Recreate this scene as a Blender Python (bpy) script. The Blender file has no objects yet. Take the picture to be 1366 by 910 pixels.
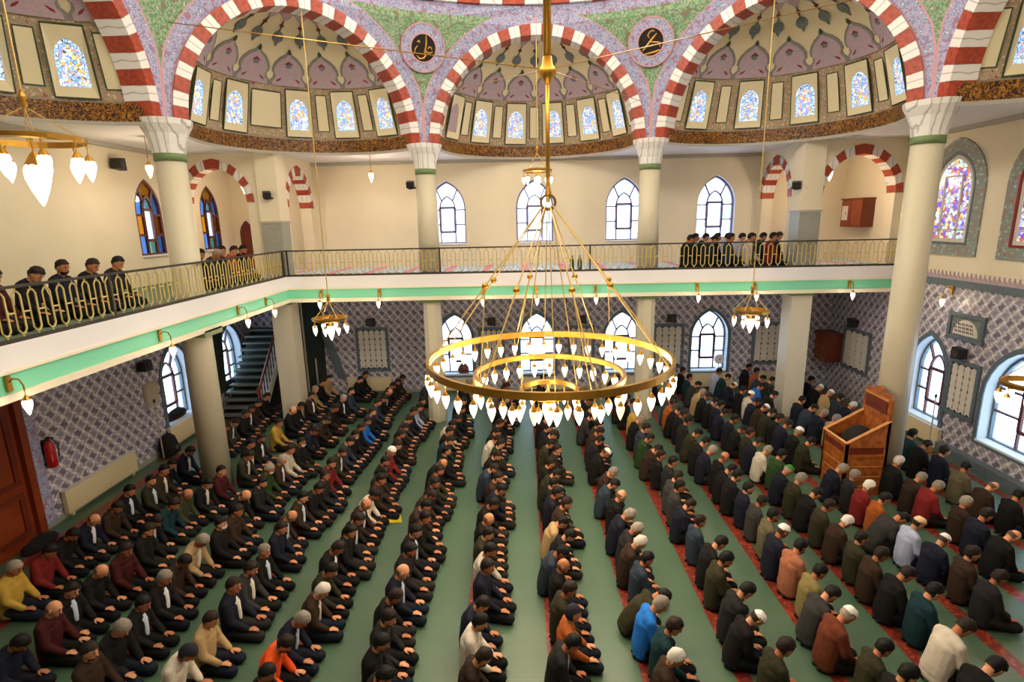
import bpy, bmesh, math, random
from math import sin, cos, pi, sqrt, atan2, radians as R
from mathutils import Vector as V, Matrix as Mx, noise
random.seed(7)
sc = bpy.context.scene
COL = sc.collection

# ---------------------------------------------------------------- camera
F_PX, PITCH, ROLL, YAW, EYE = 727.44, 0.2178, -0.0207, -0.0194, 5.75
cam = bpy.data.cameras.new('camera')
cam.sensor_width = 36.0
cam.lens = F_PX / 1366 * 36.0
cam.clip_start = 0.05
co = bpy.data.objects.new('camera', cam)
COL.objects.link(co)
fw = V((sin(YAW) * cos(PITCH), cos(YAW) * cos(PITCH), -sin(PITCH)))
rt = V((cos(YAW), -sin(YAW), 0))
up = rt.cross(fw)
r2 = rt * cos(ROLL) + up * sin(ROLL)
u2 = -rt * sin(ROLL) + up * cos(ROLL)
m = Mx((r2, u2, -fw)).transposed().to_4x4()
m.translation = V((0, 0, EYE))
co.matrix_world = m
sc.camera = co

# ---------------------------------------------------------------- colour management
sc.view_settings.view_transform = 'Standard'
sc.view_settings.look = 'None'
sc.view_settings.gamma = 1.0
sc.view_settings.use_curve_mapping = False
sc.view_settings.exposure = 0.0
sc.cycles.use_denoising = True
sc.cycles.max_bounces = 6
sc.cycles.diffuse_bounces = 3
sc.cycles.glossy_bounces = 2
sc.cycles.transmission_bounces = 3
sc.cycles.transparent_max_bounces = 8
sc.cycles.caustics_reflective = False
sc.cycles.caustics_refractive = False
sc.cycles.sample_clamp_indirect = 6.0

# ---------------------------------------------------------------- sky (a bright overcast day, seen through the windows)
SKY = (0.60, 0.80, 1.0)
SKY_POWER = 5.0
w = bpy.data.worlds.new('overcast_sky')
sc.world = w
w.use_nodes = True
bg = w.node_tree.nodes['Background']
bg.inputs[0].default_value = (*SKY, 1)
bg.inputs[1].default_value = SKY_POWER

# ---------------------------------------------------------------- large lights
def area(name, loc, size, power, color, target=None, sy=None, portal=False):
    l = bpy.data.lights.new(name, 'AREA')
    l.energy = power
    l.color = color
    l.size = size
    if sy:
        l.shape = 'RECTANGLE'
        l.size_y = sy
    if portal:
        l.cycles.is_portal = True
    o = bpy.data.objects.new(name, l)
    COL.objects.link(o)
    o.location = loc
    if target is not None:
        o.rotation_euler = (V(target) - V(loc)).to_track_quat('-Z', 'Y').to_euler()
    return o
DOME_FILL = 1750
WARM = (1.0, 0.77, 0.50)
# area lights added inside the closed, unseen dome, in place of window daylight
for k in range(8):
    a = k * pi / 4 + pi / 8
    area('dome_fill_light', (0.48 + 6.7 * cos(a), 8.04 + 6.7 * sin(a), 12.6), 2.2, DOME_FILL / 8, (1.0, 0.95, 0.88), (0.48, 8.04, 11.2), 1.2)

# ---------------------------------------------------------------- room measures (metres)
CX, CY, AP = 0.48, 8.04, 7.29            # octagon centre and apothem
TAN = math.tan(pi / 8)
XL, XR, YB, YF = -9.4, 10.3, 18.1, -2.2  # walls
ZG, ZS, ZC = 4.33, 3.67, 7.66            # gallery floor, gallery soffit, gallery ceiling
GXL, GYB = -6.52, 15.03                  # gallery edges
ZSP, RI, RO = 7.76, 2.60, 2.86           # arch spring and radii
M1, M2 = (CX - AP * TAN, CY + AP), (CX + AP * TAN, CY + AP)
L1, R1 = (CX - AP, CY + AP * TAN), (CX + AP, CY + AP * TAN)

# ---------------------------------------------------------------- materials
def lin(c):
    return tuple((x / 255 / 12.92 if x / 255 <= 0.04045 else ((x / 255 + 0.055) / 1.055) ** 2.4) for x in c)
def mat(name, rgb, rough=0.6, metal=0.0, var=0.0, scale=8.0, bump=0.0, spec=0.5, var2=None):
    m = bpy.data.materials.new(name)
    m.use_nodes = True
    nt = m.node_tree
    b = nt.nodes['Principled BSDF']
    c = lin(rgb)
    b.inputs['Base Color'].default_value = (*c, 1)
    b.inputs['Roughness'].default_value = rough
    b.inputs['Metallic'].default_value = metal
    b.inputs['Specular IOR Level'].default_value = spec
    if var or bump:
        tc = nt.nodes.new('ShaderNodeTexCoord')
        n = nt.nodes.new('ShaderNodeTexNoise')
        n.inputs['Scale'].default_value = scale
        n.inputs['Detail'].default_value = 5
        nt.links.new(tc.outputs['Object'], n.inputs['Vector'])
        if var:
            r = nt.nodes.new('ShaderNodeValToRGB')
            c2 = lin(var2) if var2 else tuple(x * (1 - var) for x in c)
            r.color_ramp.elements[0].position = 0.35
            r.color_ramp.elements[1].position = 0.65
            r.color_ramp.elements[0].color = (*c2, 1)
            r.color_ramp.elements[1].color = (*c, 1)
            nt.links.new(n.outputs['Fac'], r.inputs['Fac'])
            nt.links.new(r.outputs['Color'], b.inputs['Base Color'])
        if bump:
            bp = nt.nodes.new('ShaderNodeBump')
            bp.inputs['Strength'].default_value = bump
            bp.inputs['Distance'].default_value = 0.02
            nt.links.new(n.outputs['Fac'], bp.inputs['Height'])
            nt.links.new(bp.outputs['Normal'], b.inputs['Normal'])
    return m
class G:
    """tiny node-graph helper"""
    def __init__(s, name):
        s.m = bpy.data.materials.new(name)
        s.m.use_nodes = True
        s.nt = s.m.node_tree
        s.b = s.nt.nodes['Principled BSDF']
        tc = s.nt.nodes.new('ShaderNodeTexCoord')
        s.sep = s.nt.nodes.new('ShaderNodeSeparateXYZ')
        s.obj = tc.outputs['Object']
        s.nt.links.new(s.obj, s.sep.inputs[0])
        s.x, s.y, s.z = s.sep.outputs
    def mth(s, op, a, b=None, c=None):
        n = s.nt.nodes.new('ShaderNodeMath')
        n.operation = op
        for i, q in enumerate((a, b, c)):
            if q is None:
                continue
            if isinstance(q, (int, float)):
                n.inputs[i].default_value = q
            else:
                s.nt.links.new(q, n.inputs[i])
        return n.outputs[0]
    def ramp(s, f, stops, const=False):
        n = s.nt.nodes.new('ShaderNodeValToRGB')
        e = n.color_ramp.elements
        while len(e) < len(stops):
            e.new(0.5)
        for q, (p, c) in zip(e, stops):
            q.position = p
            q.color = (*lin(c), 1)
        if const:
            n.color_ramp.interpolation = 'CONSTANT'
        s.nt.links.new(f, n.inputs['Fac'])
        return n.outputs['Color']
    def mix(s, f, a, b, mode='MIX'):
        n = s.nt.nodes.new('ShaderNodeMix')
        n.data_type = 'RGBA'
        n.blend_type = mode
        for i, q in ((0, f), (6, a), (7, b)):
            if isinstance(q, (int, float)):
                n.inputs[i].default_value = q
            elif isinstance(q, tuple):
                n.inputs[i].default_value = (*lin(q), 1)
            else:
                s.nt.links.new(q, n.inputs[i])
        return n.outputs[2]
    def noise(s, scale, detail=3, vec=None, dist=0.0):
        n = s.nt.nodes.new('ShaderNodeTexNoise')
        n.inputs['Scale'].default_value = scale
        n.inputs['Detail'].default_value = detail
        n.inputs['Distortion'].default_value = dist
        s.nt.links.new(vec or s.obj, n.inputs['Vector'])
        return n.outputs['Fac']
    def voro(s, scale, out='Distance', feat='F1', vec=None):
        n = s.nt.nodes.new('ShaderNodeTexVoronoi')
        n.feature = feat
        n.inputs['Scale'].default_value = scale
        s.nt.links.new(vec or s.obj, n.inputs['Vector'])
        return n.outputs[out]
    def wave(s, scale, dist, detail=2, dscale=1.0):
        n = s.nt.nodes.new('ShaderNodeTexWave')
        n.inputs['Scale'].default_value = scale
        n.inputs['Distortion'].default_value = dist
        n.inputs['Detail'].default_value = detail
        n.inputs['Detail Scale'].default_value = dscale
        s.nt.links.new(s.obj, n.inputs['Vector'])
        return n.outputs['Fac']
    def done(s, col, rough=0.6, spec=0.4, metal=0):
        s.nt.links.new(col, s.b.inputs['Base Color'])
        s.b.inputs['Roughness'].default_value = rough
        s.b.inputs['Specular IOR Level'].default_value = spec
        s.b.inputs['Metallic'].default_value = metal
        return s.m

def damask(name, axis):
    """glazed wall tiles printed with an ogee lattice of dark flowers"""
    g = G(name)
    u = g.x if axis == 'x' else g.y
    P, Q = 0.27, 0.31
    n1, n2 = g.noise(13, 2), g.noise(15, 2, dist=0.6)
    fine = g.noise(46, 3)
    u = g.mth('ADD', u, g.mth('MULTIPLY', g.mth('SINE', g.mth('MULTIPLY', g.z, 2 * pi / Q * 2)), 0.022))
    u = g.mth('ADD', u, g.mth('MULTIPLY', g.mth('SUBTRACT', n1, 0.5), 0.11))
    v = g.mth('ADD', g.z, g.mth('MULTIPLY', g.mth('SUBTRACT', n2, 0.5), 0.11))
    p = g.mth('ADD', g.mth('DIVIDE', u, P), g.mth('DIVIDE', v, Q))
    q = g.mth('SUBTRACT', g.mth('DIVIDE', u, P), g.mth('DIVIDE', v, Q))
    da = g.mth('ABSOLUTE', g.mth('SUBTRACT', g.mth('FRACT', p), 0.5))
    db = g.mth('ABSOLUTE', g.mth('SUBTRACT', g.mth('FRACT', q), 0.5))
    d = g.mth('ADD', g.mth('MAXIMUM', da, db), g.mth('MULTIPLY', g.mth('SUBTRACT', fine, 0.5), 0.30))
    par = g.mth('GREATER_THAN', g.mth('FRACT', g.mth('MULTIPLY', g.mth('ADD', g.mth('FLOOR', p), g.mth('FLOOR', q)), 0.5)), 0.25)
    dark = g.ramp(d, [(0.0, (142, 110, 118)), (0.12, (106, 98, 116)), (0.26, (120, 114, 134)), (0.36, (156, 150, 168)), (0.42, (222, 216, 216)), (0.50, (178, 172, 184))])
    pale = g.ramp(d, [(0.0, (168, 140, 144)), (0.14, (136, 128, 148)), (0.26, (170, 164, 182)), (0.36, (142, 136, 156)), (0.43, (228, 222, 220)), (0.50, (182, 176, 188))])
    c = g.mix(par, dark, pale)
    st = g.mth('GREATER_THAN', g.mth('ADD', g.mth('MINIMUM', da, db), g.mth('MULTIPLY', g.mth('SUBTRACT', fine, 0.5), 0.16)), 0.37)
    c = g.mix(g.mth('MULTIPLY', st, 0.85), c, (240, 232, 226))
    return g.done(c, 0.32, 0.5)
M = {}
M['tile_x'] = damask('damask_tile_back', 'x')
M['tile_y'] = damask('damask_tile_side', 'y')
M['cream'] = mat('cream_paint', (236, 224, 198), 0.75, var=0.05, scale=1.2)
M['dome_cream'] = mat('dome_cream_paint', (236, 223, 186), 0.8, var=0.06, scale=0.8)
M['white'] = mat('white_paint', (236, 233, 238), 0.55)
M['jamb'] = mat('white_window_reveal', (214, 222, 230), 0.6)
M['eye'] = mat('dark_eye', (24, 18, 16), 0.3)
M['lip_skin'] = mat('lip_skin', (150, 84, 72), 0.5)
M['mint'] = mat('mint_green_paint', (126, 214, 178), 0.5)
M['lip'] = mat('ivory_paint', (238, 228, 205), 0.6)
M['stone'] = mat('beige_granite', (206, 197, 174), 0.4, var=0.05, scale=30)
M['grey_stone'] = mat('grey_marble', (158, 160, 150), 0.4, var=0.1, scale=10)
M['cap_green'] = mat('green_stone', (110, 132, 86), 0.5, var=0.1)
def marble(name, base, vein, sc_):
    g = G(name)
    f = g.wave(sc_, 2.6, 3, 1.6)
    return g.done(g.ramp(f, [(0.0, vein), (0.10, base), (1.0, base)]), 0.35, 0.5)
M['marble'] = marble('veined_white_marble', (232, 228, 226), (176, 172, 172), 2.2)
M['marble_grey'] = mat('moulded_grey_trim', (172, 168, 158), 0.5)
M['red_marble'] = mat('red_marble', (178, 72, 44), 0.4, var=0.3, scale=14, var2=(140, 50, 34))
M['brass'] = mat('polished_brass', (196, 148, 64), 0.36, 1.0)
M['rod'] = mat('pale_brass_rod', (204, 172, 104), 0.4, 0.5)
M['brass_dark'] = mat('aged_brass', (170, 128, 58), 0.35, 1.0)
M['rail_gold'] = mat('gold_painted_iron', (206, 186, 116), 0.45, 0.2)
M['rail_dark'] = mat('dark_iron', (58, 52, 46), 0.5, 0.3)
M['wood'] = mat('carved_oak', (172, 98, 40), 0.45, var=0.35, scale=9, var2=(130, 66, 24), bump=0.3)
M['wood_light'] = mat('worn_oak_edge', (206, 140, 72), 0.35, var=0.2)
M['wood_dark'] = mat('dark_mahogany', (112, 44, 22), 0.4, var=0.3, scale=5)
M['wood_red'] = mat('reddish_door_wood', (140, 58, 24), 0.4, var=0.25, scale=3)
M['frame_brown'] = mat('brown_window_frame', (98, 46, 40), 0.45)
M['frame_grey'] = mat('slate_blue_marble', (98, 112, 124), 0.4, var=0.2, scale=12)
M['frame_lilac'] = mat('lilac_grey_frame', (128, 112, 150), 0.5)
M['radiator'] = mat('ivory_radiator_enamel', (226, 208, 168), 0.4)
M['black'] = mat('black_plastic', (22, 20, 20), 0.5)
M['black_cloth'] = mat('black_cloth', (14, 13, 14), 0.9)
M['dark_green'] = mat('dark_green_velvet', (28, 42, 36), 0.85, var=0.3, scale=6)
M['red'] = mat('fire_red_enamel', (176, 22, 20), 0.3)
M['label'] = mat('white_paper', (224, 216, 206), 0.7)
M['pink_paper'] = mat('pink_paper', (214, 130, 150), 0.7)
M['yellow'] = mat('yellow_card', (206, 184, 40), 0.6)
M['grey_panel'] = mat('beige_grey_panel', (176, 164, 142), 0.6)
M['lattice'] = mat('ivory_carved_plaster', (214, 206, 196), 0.6)
M['slot'] = mat('dark_recess', (60, 54, 58), 0.8)
M['stair'] = mat('grey_green_stone_tread', (122, 130, 120), 0.5)
M['gap_shade'] = mat('dark_stair_gap', (44, 46, 44), 0.7)
M['gold_paint'] = mat('gold_leaf', (206, 150, 62), 0.4, 0.3)
M['disc_black'] = mat('black_medallion_lacquer', (20, 13, 10), 0.35)
M['mauve'] = mat('mauve_painted_plaster', (196, 164, 176), 0.75, var=0.25, scale=16, var2=(172, 164, 172))
M['grey_lilac'] = mat('grey_outline_paint', (138, 134, 128), 0.75)
M['crimson'] = mat('crimson_paint', (140, 40, 46), 0.7)
M['slate'] = mat('slate_blue_paint', (124, 134, 140), 0.7, var=0.3, scale=20, var2=(100, 106, 100))
M['leaf'] = mat('dark_green_paint', (62, 78, 50), 0.7)
M['pink_line'] = mat('rose_line_paint', (196, 150, 160), 0.7)
def ornament(name, stops, scale, warp=1.5):
    g = G(name)
    f = g.voro(scale)
    n = g.noise(scale * 1.7, 4, dist=warp)
    f = g.mth('ADD', g.mth('MULTIPLY', f, 0.9), g.mth('MULTIPLY', g.mth('SUBTRACT', n, 0.5), 1.3))
    return g.done(g.ramp(f, stops), 0.7, 0.3)
M['blue_band'] = ornament('blue_scroll_painting', [(0.05, (206, 216, 224)), (0.2, (96, 128, 172)), (0.36, (172, 168, 200)), (0.5, (190, 176, 202)), (0.62, (124, 140, 184)), (0.85, (176, 116, 132))], 10.0, 0.8)
M['green_fill'] = ornament('green_scroll_painting', [(0.05, (196, 180, 176)), (0.2, (84, 138, 90)), (0.36, (110, 158, 112)), (0.47, (176, 176, 164)), (0.55, (124, 150, 122)), (0.66, (96, 140, 96)), (0.85, (140, 110, 100))], 8.0, 0.9)
M['brown_strip'] = ornament('brown_scroll_painting', [(0.05, (222, 210, 180)), (0.25, (186, 158, 132)), (0.45, (176, 158, 128)), (0.55, (150, 144, 112)), (0.7, (200, 172, 152)), (0.85, (166, 86, 74))], 14.0, 0.8)
M['tile_edge'] = ornament('blue_border_tile', [(0.05, (206, 206, 200)), (0.25, (150, 162, 158)), (0.5, (128, 146, 142)), (0.7, (160, 152, 140)), (0.85, (170, 110, 90))], 11.0)
def script_band():
    g = G('black_band_with_gold_script')
    n = g.noise(9, 4, dist=2.2)
    f = g.mth('ABSOLUTE', g.mth('SUBTRACT', n, 0.5))
    c = g.ramp(f, [(0.0, (196, 140, 50)), (0.025, (160, 106, 38)), (0.05, (64, 36, 18)), (0.3, (30, 17, 10))])
    return g.done(c, 0.4, 0.4)
M['script'] = script_band()
def stained(name, stops, scale, power):
    """leaded glass of small coloured quarries; daylight is put in as emission"""
    g = G(name)
    c = g.voro(scale, 'Color')
    s = g.nt.nodes.new('ShaderNodeSeparateColor')
    g.nt.links.new(c, s.inputs[0])
    col = g.ramp(s.outputs[0], stops)
    e = g.voro(scale, 'Distance', 'DISTANCE_TO_EDGE')
    lead = g.mth('GREATER_THAN', e, 0.05)
    col = g.mix(lead, (70, 76, 84), col)
    g.nt.links.new(col, g.b.inputs['Emission Color'])
    g.b.inputs['Emission Strength'].default_value = power  # panes glow on their own in place of daylight from behind
    g.nt.links.new(col, g.b.inputs['Base Color'])
    g.b.inputs['Roughness'].default_value = 0.2
    return g.m
M['stain_a'] = stained('leaded_glass_blue_gold', [(0.2, (120, 170, 240)), (0.42, (225, 235, 250)), (0.56, (240, 222, 120)), (0.68, (190, 210, 250)), (0.8, (150, 130, 220)), (0.9, (240, 180, 90))], 22, 1.15)
M['stain_edge'] = stained('leaded_glass_pale_blue_border', [(0.2, (130, 180, 240)), (0.5, (210, 230, 250)), (0.8, (160, 200, 250))], 14, 1.1)
M['stain_b'] = stained('leaded_glass_violet', [(0.2, (120, 80, 220)), (0.4, (210, 220, 250)), (0.55, (190, 240, 240)), (0.66, (235, 205, 130)), (0.78, (196, 176, 160)), (0.9, (200, 90, 90))], 12, 0.9)
def glass(name, tint, gl=0.06):
    m = bpy.data.materials.new(name)
    m.use_nodes = True
    nt = m.node_tree
    nt.nodes.remove(nt.nodes['Principled BSDF'])
    t = nt.nodes.new('ShaderNodeBsdfTransparent')
    t.inputs[0].default_value = (*lin(tint), 1)
    s = nt.nodes.new('ShaderNodeBsdfGlossy')
    s.inputs['Roughness'].default_value = 0.05
    x = nt.nodes.new('ShaderNodeMixShader')
    x.inputs[0].default_value = gl
    nt.links.new(t.outputs[0], x.inputs[1])
    nt.links.new(s.outputs[0], x.inputs[2])
    nt.links.new(x.outputs[0], nt.nodes['Material Output'].inputs[0])
    return m
M['glass'] = glass('clear_window_glass', (250, 252, 255))
def tinted(name, rgb):
    """glass whose two faces together pass the daylight down to the colour seen from inside"""
    t = [sqrt(min(1.0, a / (SKY_POWER * b))) for a, b in zip(lin(rgb), SKY)]
    m = glass(name, (255, 255, 255))
    m.node_tree.nodes['Transparent BSDF'].inputs[0].default_value = (*t, 1)
    return m
M['glass_blue'] = tinted('blue_glass', (84, 150, 240))
M['glass_cyan'] = tinted('cyan_glass', (140, 222, 244))
M['glass_amber'] = tinted('amber_glass', (224, 146, 30))
M['glass_brown'] = tinted('brown_glass', (168, 90, 20))
M['glass_green'] = tinted('green_glass', (130, 200, 180))
def emit(name, rgb, power):
    m = bpy.data.materials.new(name)
    m.use_nodes = True
    b = m.node_tree.nodes['Principled BSDF']
    b.inputs['Base Color'].default_value = (0.9, 0.85, 0.75, 1)
    b.inputs['Emission Color'].default_value = (*lin(rgb), 1)
    b.inputs['Emission Strength'].default_value = power
    b.inputs['Roughness'].default_value = 0.2
    return m
M['bulb'] = emit('lit_opal_glass', (255, 244, 220), 3.2)
M['bulb_warm'] = emit('lit_amber_glass', (255, 222, 150), 1.7)
def per_object(name, rough, scale, bump, var):
    """colour comes from each object's own colour"""
    g = G(name)
    oi = g.nt.nodes.new('ShaderNodeObjectInfo')
    n = g.noise(scale, 4)
    f = g.mth('ADD', g.mth('MULTIPLY', n, var * 2), 1 - var)
    v = g.nt.nodes.new('ShaderNodeVectorMath')
    v.operation = 'SCALE'
    g.nt.links.new(oi.outputs['Color'], v.inputs[0])
    g.nt.links.new(f, v.inputs['Scale'])
    bp = g.nt.nodes.new('ShaderNodeBump')
    bp.inputs['Strength'].default_value = bump
    bp.inputs['Distance'].default_value = 0.02
    g.nt.links.new(n, bp.inputs['Height'])
    g.nt.links.new(bp.outputs['Normal'], g.b.inputs['Normal'])
    return g.done(v.outputs[0], rough, 0.25)
M['cloth'] = per_object('woven_cloth', 0.85, 9, 0.5, 0.18)
M['skin'] = per_object('skin', 0.55, 14, 0.05, 0.08)
M['hair'] = per_object('hair', 0.6, 60, 0.4, 0.25)
def carpet():
    g = G('green_prayer_carpet')
    def band(x, x0, pitch, w0, w1):
        f = g.mth('FRACT', g.mth('DIVIDE', g.mth('SUBTRACT', x, x0), pitch))
        return g.mth('MULTIPLY', g.mth('GREATER_THAN', f, w0), g.mth('LESS_THAN', f, w1)), f
    right = g.mth('GREATER_THAN', g.x, 0.2)
    br, fr = band(g.x, 0.27, 1.19, 0.0, 0.165)
    bl, fl = band(g.x, 0.27, 1.172, 0.0, 0.15)
    far = g.mth('GREATER_THAN', g.x, -8.1)
    side = g.mth('MULTIPLY', g.mth('GREATER_THAN', g.x, -8.98), g.mth('LESS_THAN', g.x, -8.72))
    b = g.mth('ADD', g.mth('MULTIPLY', br, right), g.mth('MULTIPLY', g.mth('MULTIPLY', bl, g.mth('SUBTRACT', 1, right)), far))
    b = g.mth('MAXIMUM', b, side)
    pat = g.voro(16)
    red = g.ramp(pat, [(0.0, (186, 84, 44)), (0.3, (150, 56, 32)), (0.55, (108, 36, 26))])
    pile = g.noise(60, 4)
    big = g.noise(1.4, 3)
    gr = g.mix(big, (66, 94, 72), (84, 112, 88))
    gr = g.mix(g.mth('MULTIPLY', pile, 0.35), gr, (50, 70, 50))
    row = g.mth('LESS_THAN', g.mth('FRACT', g.mth('DIVIDE', g.y, 0.28)), 0.06)
    gr = g.mix(g.mth('MULTIPLY', row, 0.18), gr, (100, 124, 98))
    c = g.mix(b, gr, red)
    return g.done(c, 0.42, 0.7)
M['carpet'] = carpet()
def gallery_carpet():
    g = G('pale_gallery_carpet')
    fx = g.mth('FRACT', g.mth('DIVIDE', g.x, 1.15))
    pink = g.mth('LESS_THAN', fx, 0.2)
    back = g.mth('GREATER_THAN', g.y, 15.0)
    d = g.voro(4)
    blue = g.ramp(d, [(0.0, (226, 236, 250)), (0.5, (206, 224, 244)), (0.62, (150, 172, 196)), (0.7, (214, 228, 246))])
    c = g.mix(pink, blue, (236, 146, 180))
    dots = g.mth('LESS_THAN', g.mth('FRACT', g.mth('DIVIDE', g.x, 0.23)), 0.5)
    edge = g.mth('MULTIPLY', g.mth('GREATER_THAN', g.y, 15.75), g.mth('LESS_THAN', g.y, 15.98))
    c = g.mix(g.mth('MULTIPLY', edge, dots), c, (86, 84, 60))
    grn = g.mix(g.noise(30), (96, 118, 96), (120, 136, 112))
    return g.done(g.mix(back, grn, c), 0.75, 0.4)
M['gal_carpet'] = gallery_carpet()
# ---------------------------------------------------------------- geometry helpers
class MB:
    def __init__(s):
        s.v, s.f, s.m = [], [], []
    def add(s, vs, fs, mi=0):
        o = len(s.v)
        s.v += [tuple(p) for p in vs]
        s.f += [tuple(i + o for i in f) for f in fs]
        s.m += [mi] * len(fs)
        return s
    def box(s, c, d, mi=0, rot=None):
        x, y, z = (q / 2 for q in d)
        vs = [V((a * x, b * y, e * z)) for e in (-1, 1) for a, b in ((-1, -1), (1, -1), (1, 1), (-1, 1))]
        if rot is not None:
            vs = [rot @ p for p in vs]
        vs = [p + V(c) for p in vs]
        return s.add(vs, [(3, 2, 1, 0), (4, 5, 6, 7), (0, 1, 5, 4), (1, 2, 6, 5), (2, 3, 7, 6), (3, 0, 4, 7)], mi)
    def tube(s, pts, r, n=6, mi=0, closed=False, cap=True):
        pts = [V(p) for p in pts]
        k = len(pts)
        rs = r if isinstance(r, (list, tuple)) else [r] * k
        vs, fs = [], []
        ref = None
        for i, p in enumerate(pts):
            a = pts[(i - 1) % k] if (closed or i) else p
            b = pts[(i + 1) % k] if (closed or i < k - 1) else p
            t = (b - a).normalized()
            if ref is None:
                ref = t.orthogonal().normalized()
            ref = (ref - t * ref.dot(t)).normalized()
            bi = t.cross(ref)
            for j in range(n):
                q = 2 * pi * j / n + pi / n
                vs.append(p + (ref * cos(q) + bi * sin(q)) * rs[i])
        for i in range(k if closed else k - 1):
            for j in range(n):
                a, b = i * n, ((i + 1) % k) * n
                fs.append((a + j, a + (j + 1) % n, b + (j + 1) % n, b + j))
        if cap and not closed:
            fs.append(tuple(reversed(range(n))))
            fs.append(tuple((k - 1) * n + j for j in range(n)))
        return s.add(vs, fs, mi)
    def lathe(s, prof, n=16, c=(0, 0, 0), mi=0, ph=0.0):
        vs, fs = [], []
        c = V(c)
        for r, z in prof:
            for j in range(n):
                a = 2 * pi * j / n + ph
                vs.append(c + V((r * cos(a), r * sin(a), z)))
        for i in range(len(prof) - 1):
            for j in range(n):
                fs.append((i * n + j, i * n + (j + 1) % n, (i + 1) * n + (j + 1) % n, (i + 1) * n + j))
        fs.append(tuple(reversed(range(n))))
        fs.append(tuple((len(prof) - 1) * n + j for j in range(n)))
        return s.add(vs, fs, mi)
    def torus(s, Rr, r, z=0.0, n=48, m=8, c=(0, 0), flat=1.0, mi=0):
        vs, fs = [], []
        for i in range(n):
            a = 2 * pi * i / n
            for j in range(m):
                b = 2 * pi * j / m + pi / m
                q = Rr + r * cos(b)
                vs.append((c[0] + q * cos(a), c[1] + q * sin(a), z + r * flat * sin(b)))
        for i in range(n):
            for j in range(m):
                fs.append((i * m + j, ((i + 1) % n) * m + j, ((i + 1) % n) * m + (j + 1) % m, i * m + (j + 1) % m))
        return s.add(vs, fs, mi)
    def plate(s, fn, outer, holes=(), d0=0.0, d1=0.1, mi=0, back=True, hole_mi=None):
        """a flat piece of any outline, with holes; fn(u, v, d) gives the point"""
        bm = bmesh.new()
        loops, eds = [], []
        for lp in [outer] + list(holes):
            vv = [bm.verts.new((u, v, 0)) for u, v in lp]
            loops.append(lp)
            eds += [bm.edges.new((vv[i], vv[(i + 1) % len(vv)])) for i in range(len(vv))]
        bmesh.ops.triangle_fill(bm, use_beauty=True, use_dissolve=False, edges=eds)
        bm.verts.index_update()
        tri = [tuple(v.index for v in f.verts) for f in bm.faces]
        uv = [(v.co.x, v.co.y) for v in bm.verts]
        bm.free()
        s.add([fn(u, v, d0) for u, v in uv], tri, mi)
        if back:
            s.add([fn(u, v, d1) for u, v in uv], [t[::-1] for t in tri], mi)
            for q, lp in enumerate(loops):
                k = len(lp)
                s.add([fn(u, v, d0) for u, v in lp] + [fn(u, v, d1) for u, v in lp],
                      [(i, (i + 1) % k, k + (i + 1) % k, k + i) for i in range(k)], mi if (hole_mi is None or q == 0) else hole_mi)
        return s
    def grid(s, fn, us, vs_, mi=0, skip=None):
        nu, nv = len(us), len(vs_)
        pts = [fn(u, v) for v in vs_ for u in us]
        fs = [(j * nu + i, j * nu + i + 1, (j + 1) * nu + i + 1, (j + 1) * nu + i) for j in range(nv - 1) for i in range(nu - 1)
              if not (skip and skip(i, j))]
        return s.add(pts, fs, mi)
    def mesh(s, name, mats, smooth=False, fix=True):
        me = bpy.data.meshes.new(name)
        me.from_pydata(s.v, [], s.f)
        for q in (mats if isinstance(mats, (list, tuple)) else [mats]):
            me.materials.append(M[q])
        for p, mi in zip(me.polygons, s.m):
            p.material_index = mi
            p.use_smooth = smooth
        if fix:
            bm = bmesh.new()
            bm.from_mesh(me)
            bmesh.ops.recalc_face_normals(bm, faces=bm.faces)
            bm.to_mesh(me)
            bm.free()
        me.update()
        return me
    def obj(s, name, mats, parent=None, loc=None, smooth=False):
        return link(name, s.mesh(name, mats, smooth), parent, loc)
def link(name, me, parent=None, loc=None, rot=None):
    o = bpy.data.objects.new(name, me)
    COL.objects.link(o)
    if parent is not None:
        o.parent = parent
    if loc is not None:
        o.location = loc
    if rot is not None:
        o.rotation_euler = rot
    return o
def smooth_by_angle(me, ang=40):
    me.polygons.foreach_set('use_smooth', [True] * len(me.polygons))
    me.set_sharp_from_angle(angle=R(ang))
def thing(name, label, cat, loc=(0, 0, 0), rot=None, group=None):
    o = link(name, None, None, loc, rot)
    o.empty_display_size = 0.1
    return tag(o, label, cat, group)
def tag(o, label, cat, group=None):
    o['label'] = label
    o['category'] = cat
    if group:
        o['group'] = group
    return o
def struct(name, mb, mats, smooth=False, loc=None):
    o = mb.obj(name, mats, None, loc, smooth) if mb else link(name, None, None, loc)
    o['kind'] = 'structure'
    return o
def dup(o, parent=None):
    c = o.copy()
    COL.objects.link(c)
    c.parent = parent
    for ch in list(o.children):
        dup(ch, c)
    return c
def arc_half(w, h, n=7):
    """right half of a pointed arch: from (w, 0) up to (0, h)"""
    rr = (w * w + h * h) / (2 * w)
    a1 = math.asin(min(1, h / rr))
    return [(w - rr + rr * cos(a1 * i / n), rr * sin(a1 * i / n)) for i in range(n + 1)]
def arch_loop(c, z0, w, zs, zt, n=7):
    h = arc_half(w, zt - zs, n)
    return [(c - w, z0), (c + w, z0)] + [(c + x, zs + z) for x, z in h] + [(c - x, zs + z) for x, z in reversed(h[:-1])]
def fx(x0, sgn):     # plane x = x0; depth grows away from the room
    return lambda u, v, d: (x0 + sgn * d, u, v)
def fy(y0, sgn=1):
    return lambda u, v, d: (u, y0 + sgn * d, v)
def rect(u0, v0, u1, v1):
    return [(u0, v0), (u1, v0), (u1, v1), (u0, v1)]

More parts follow.
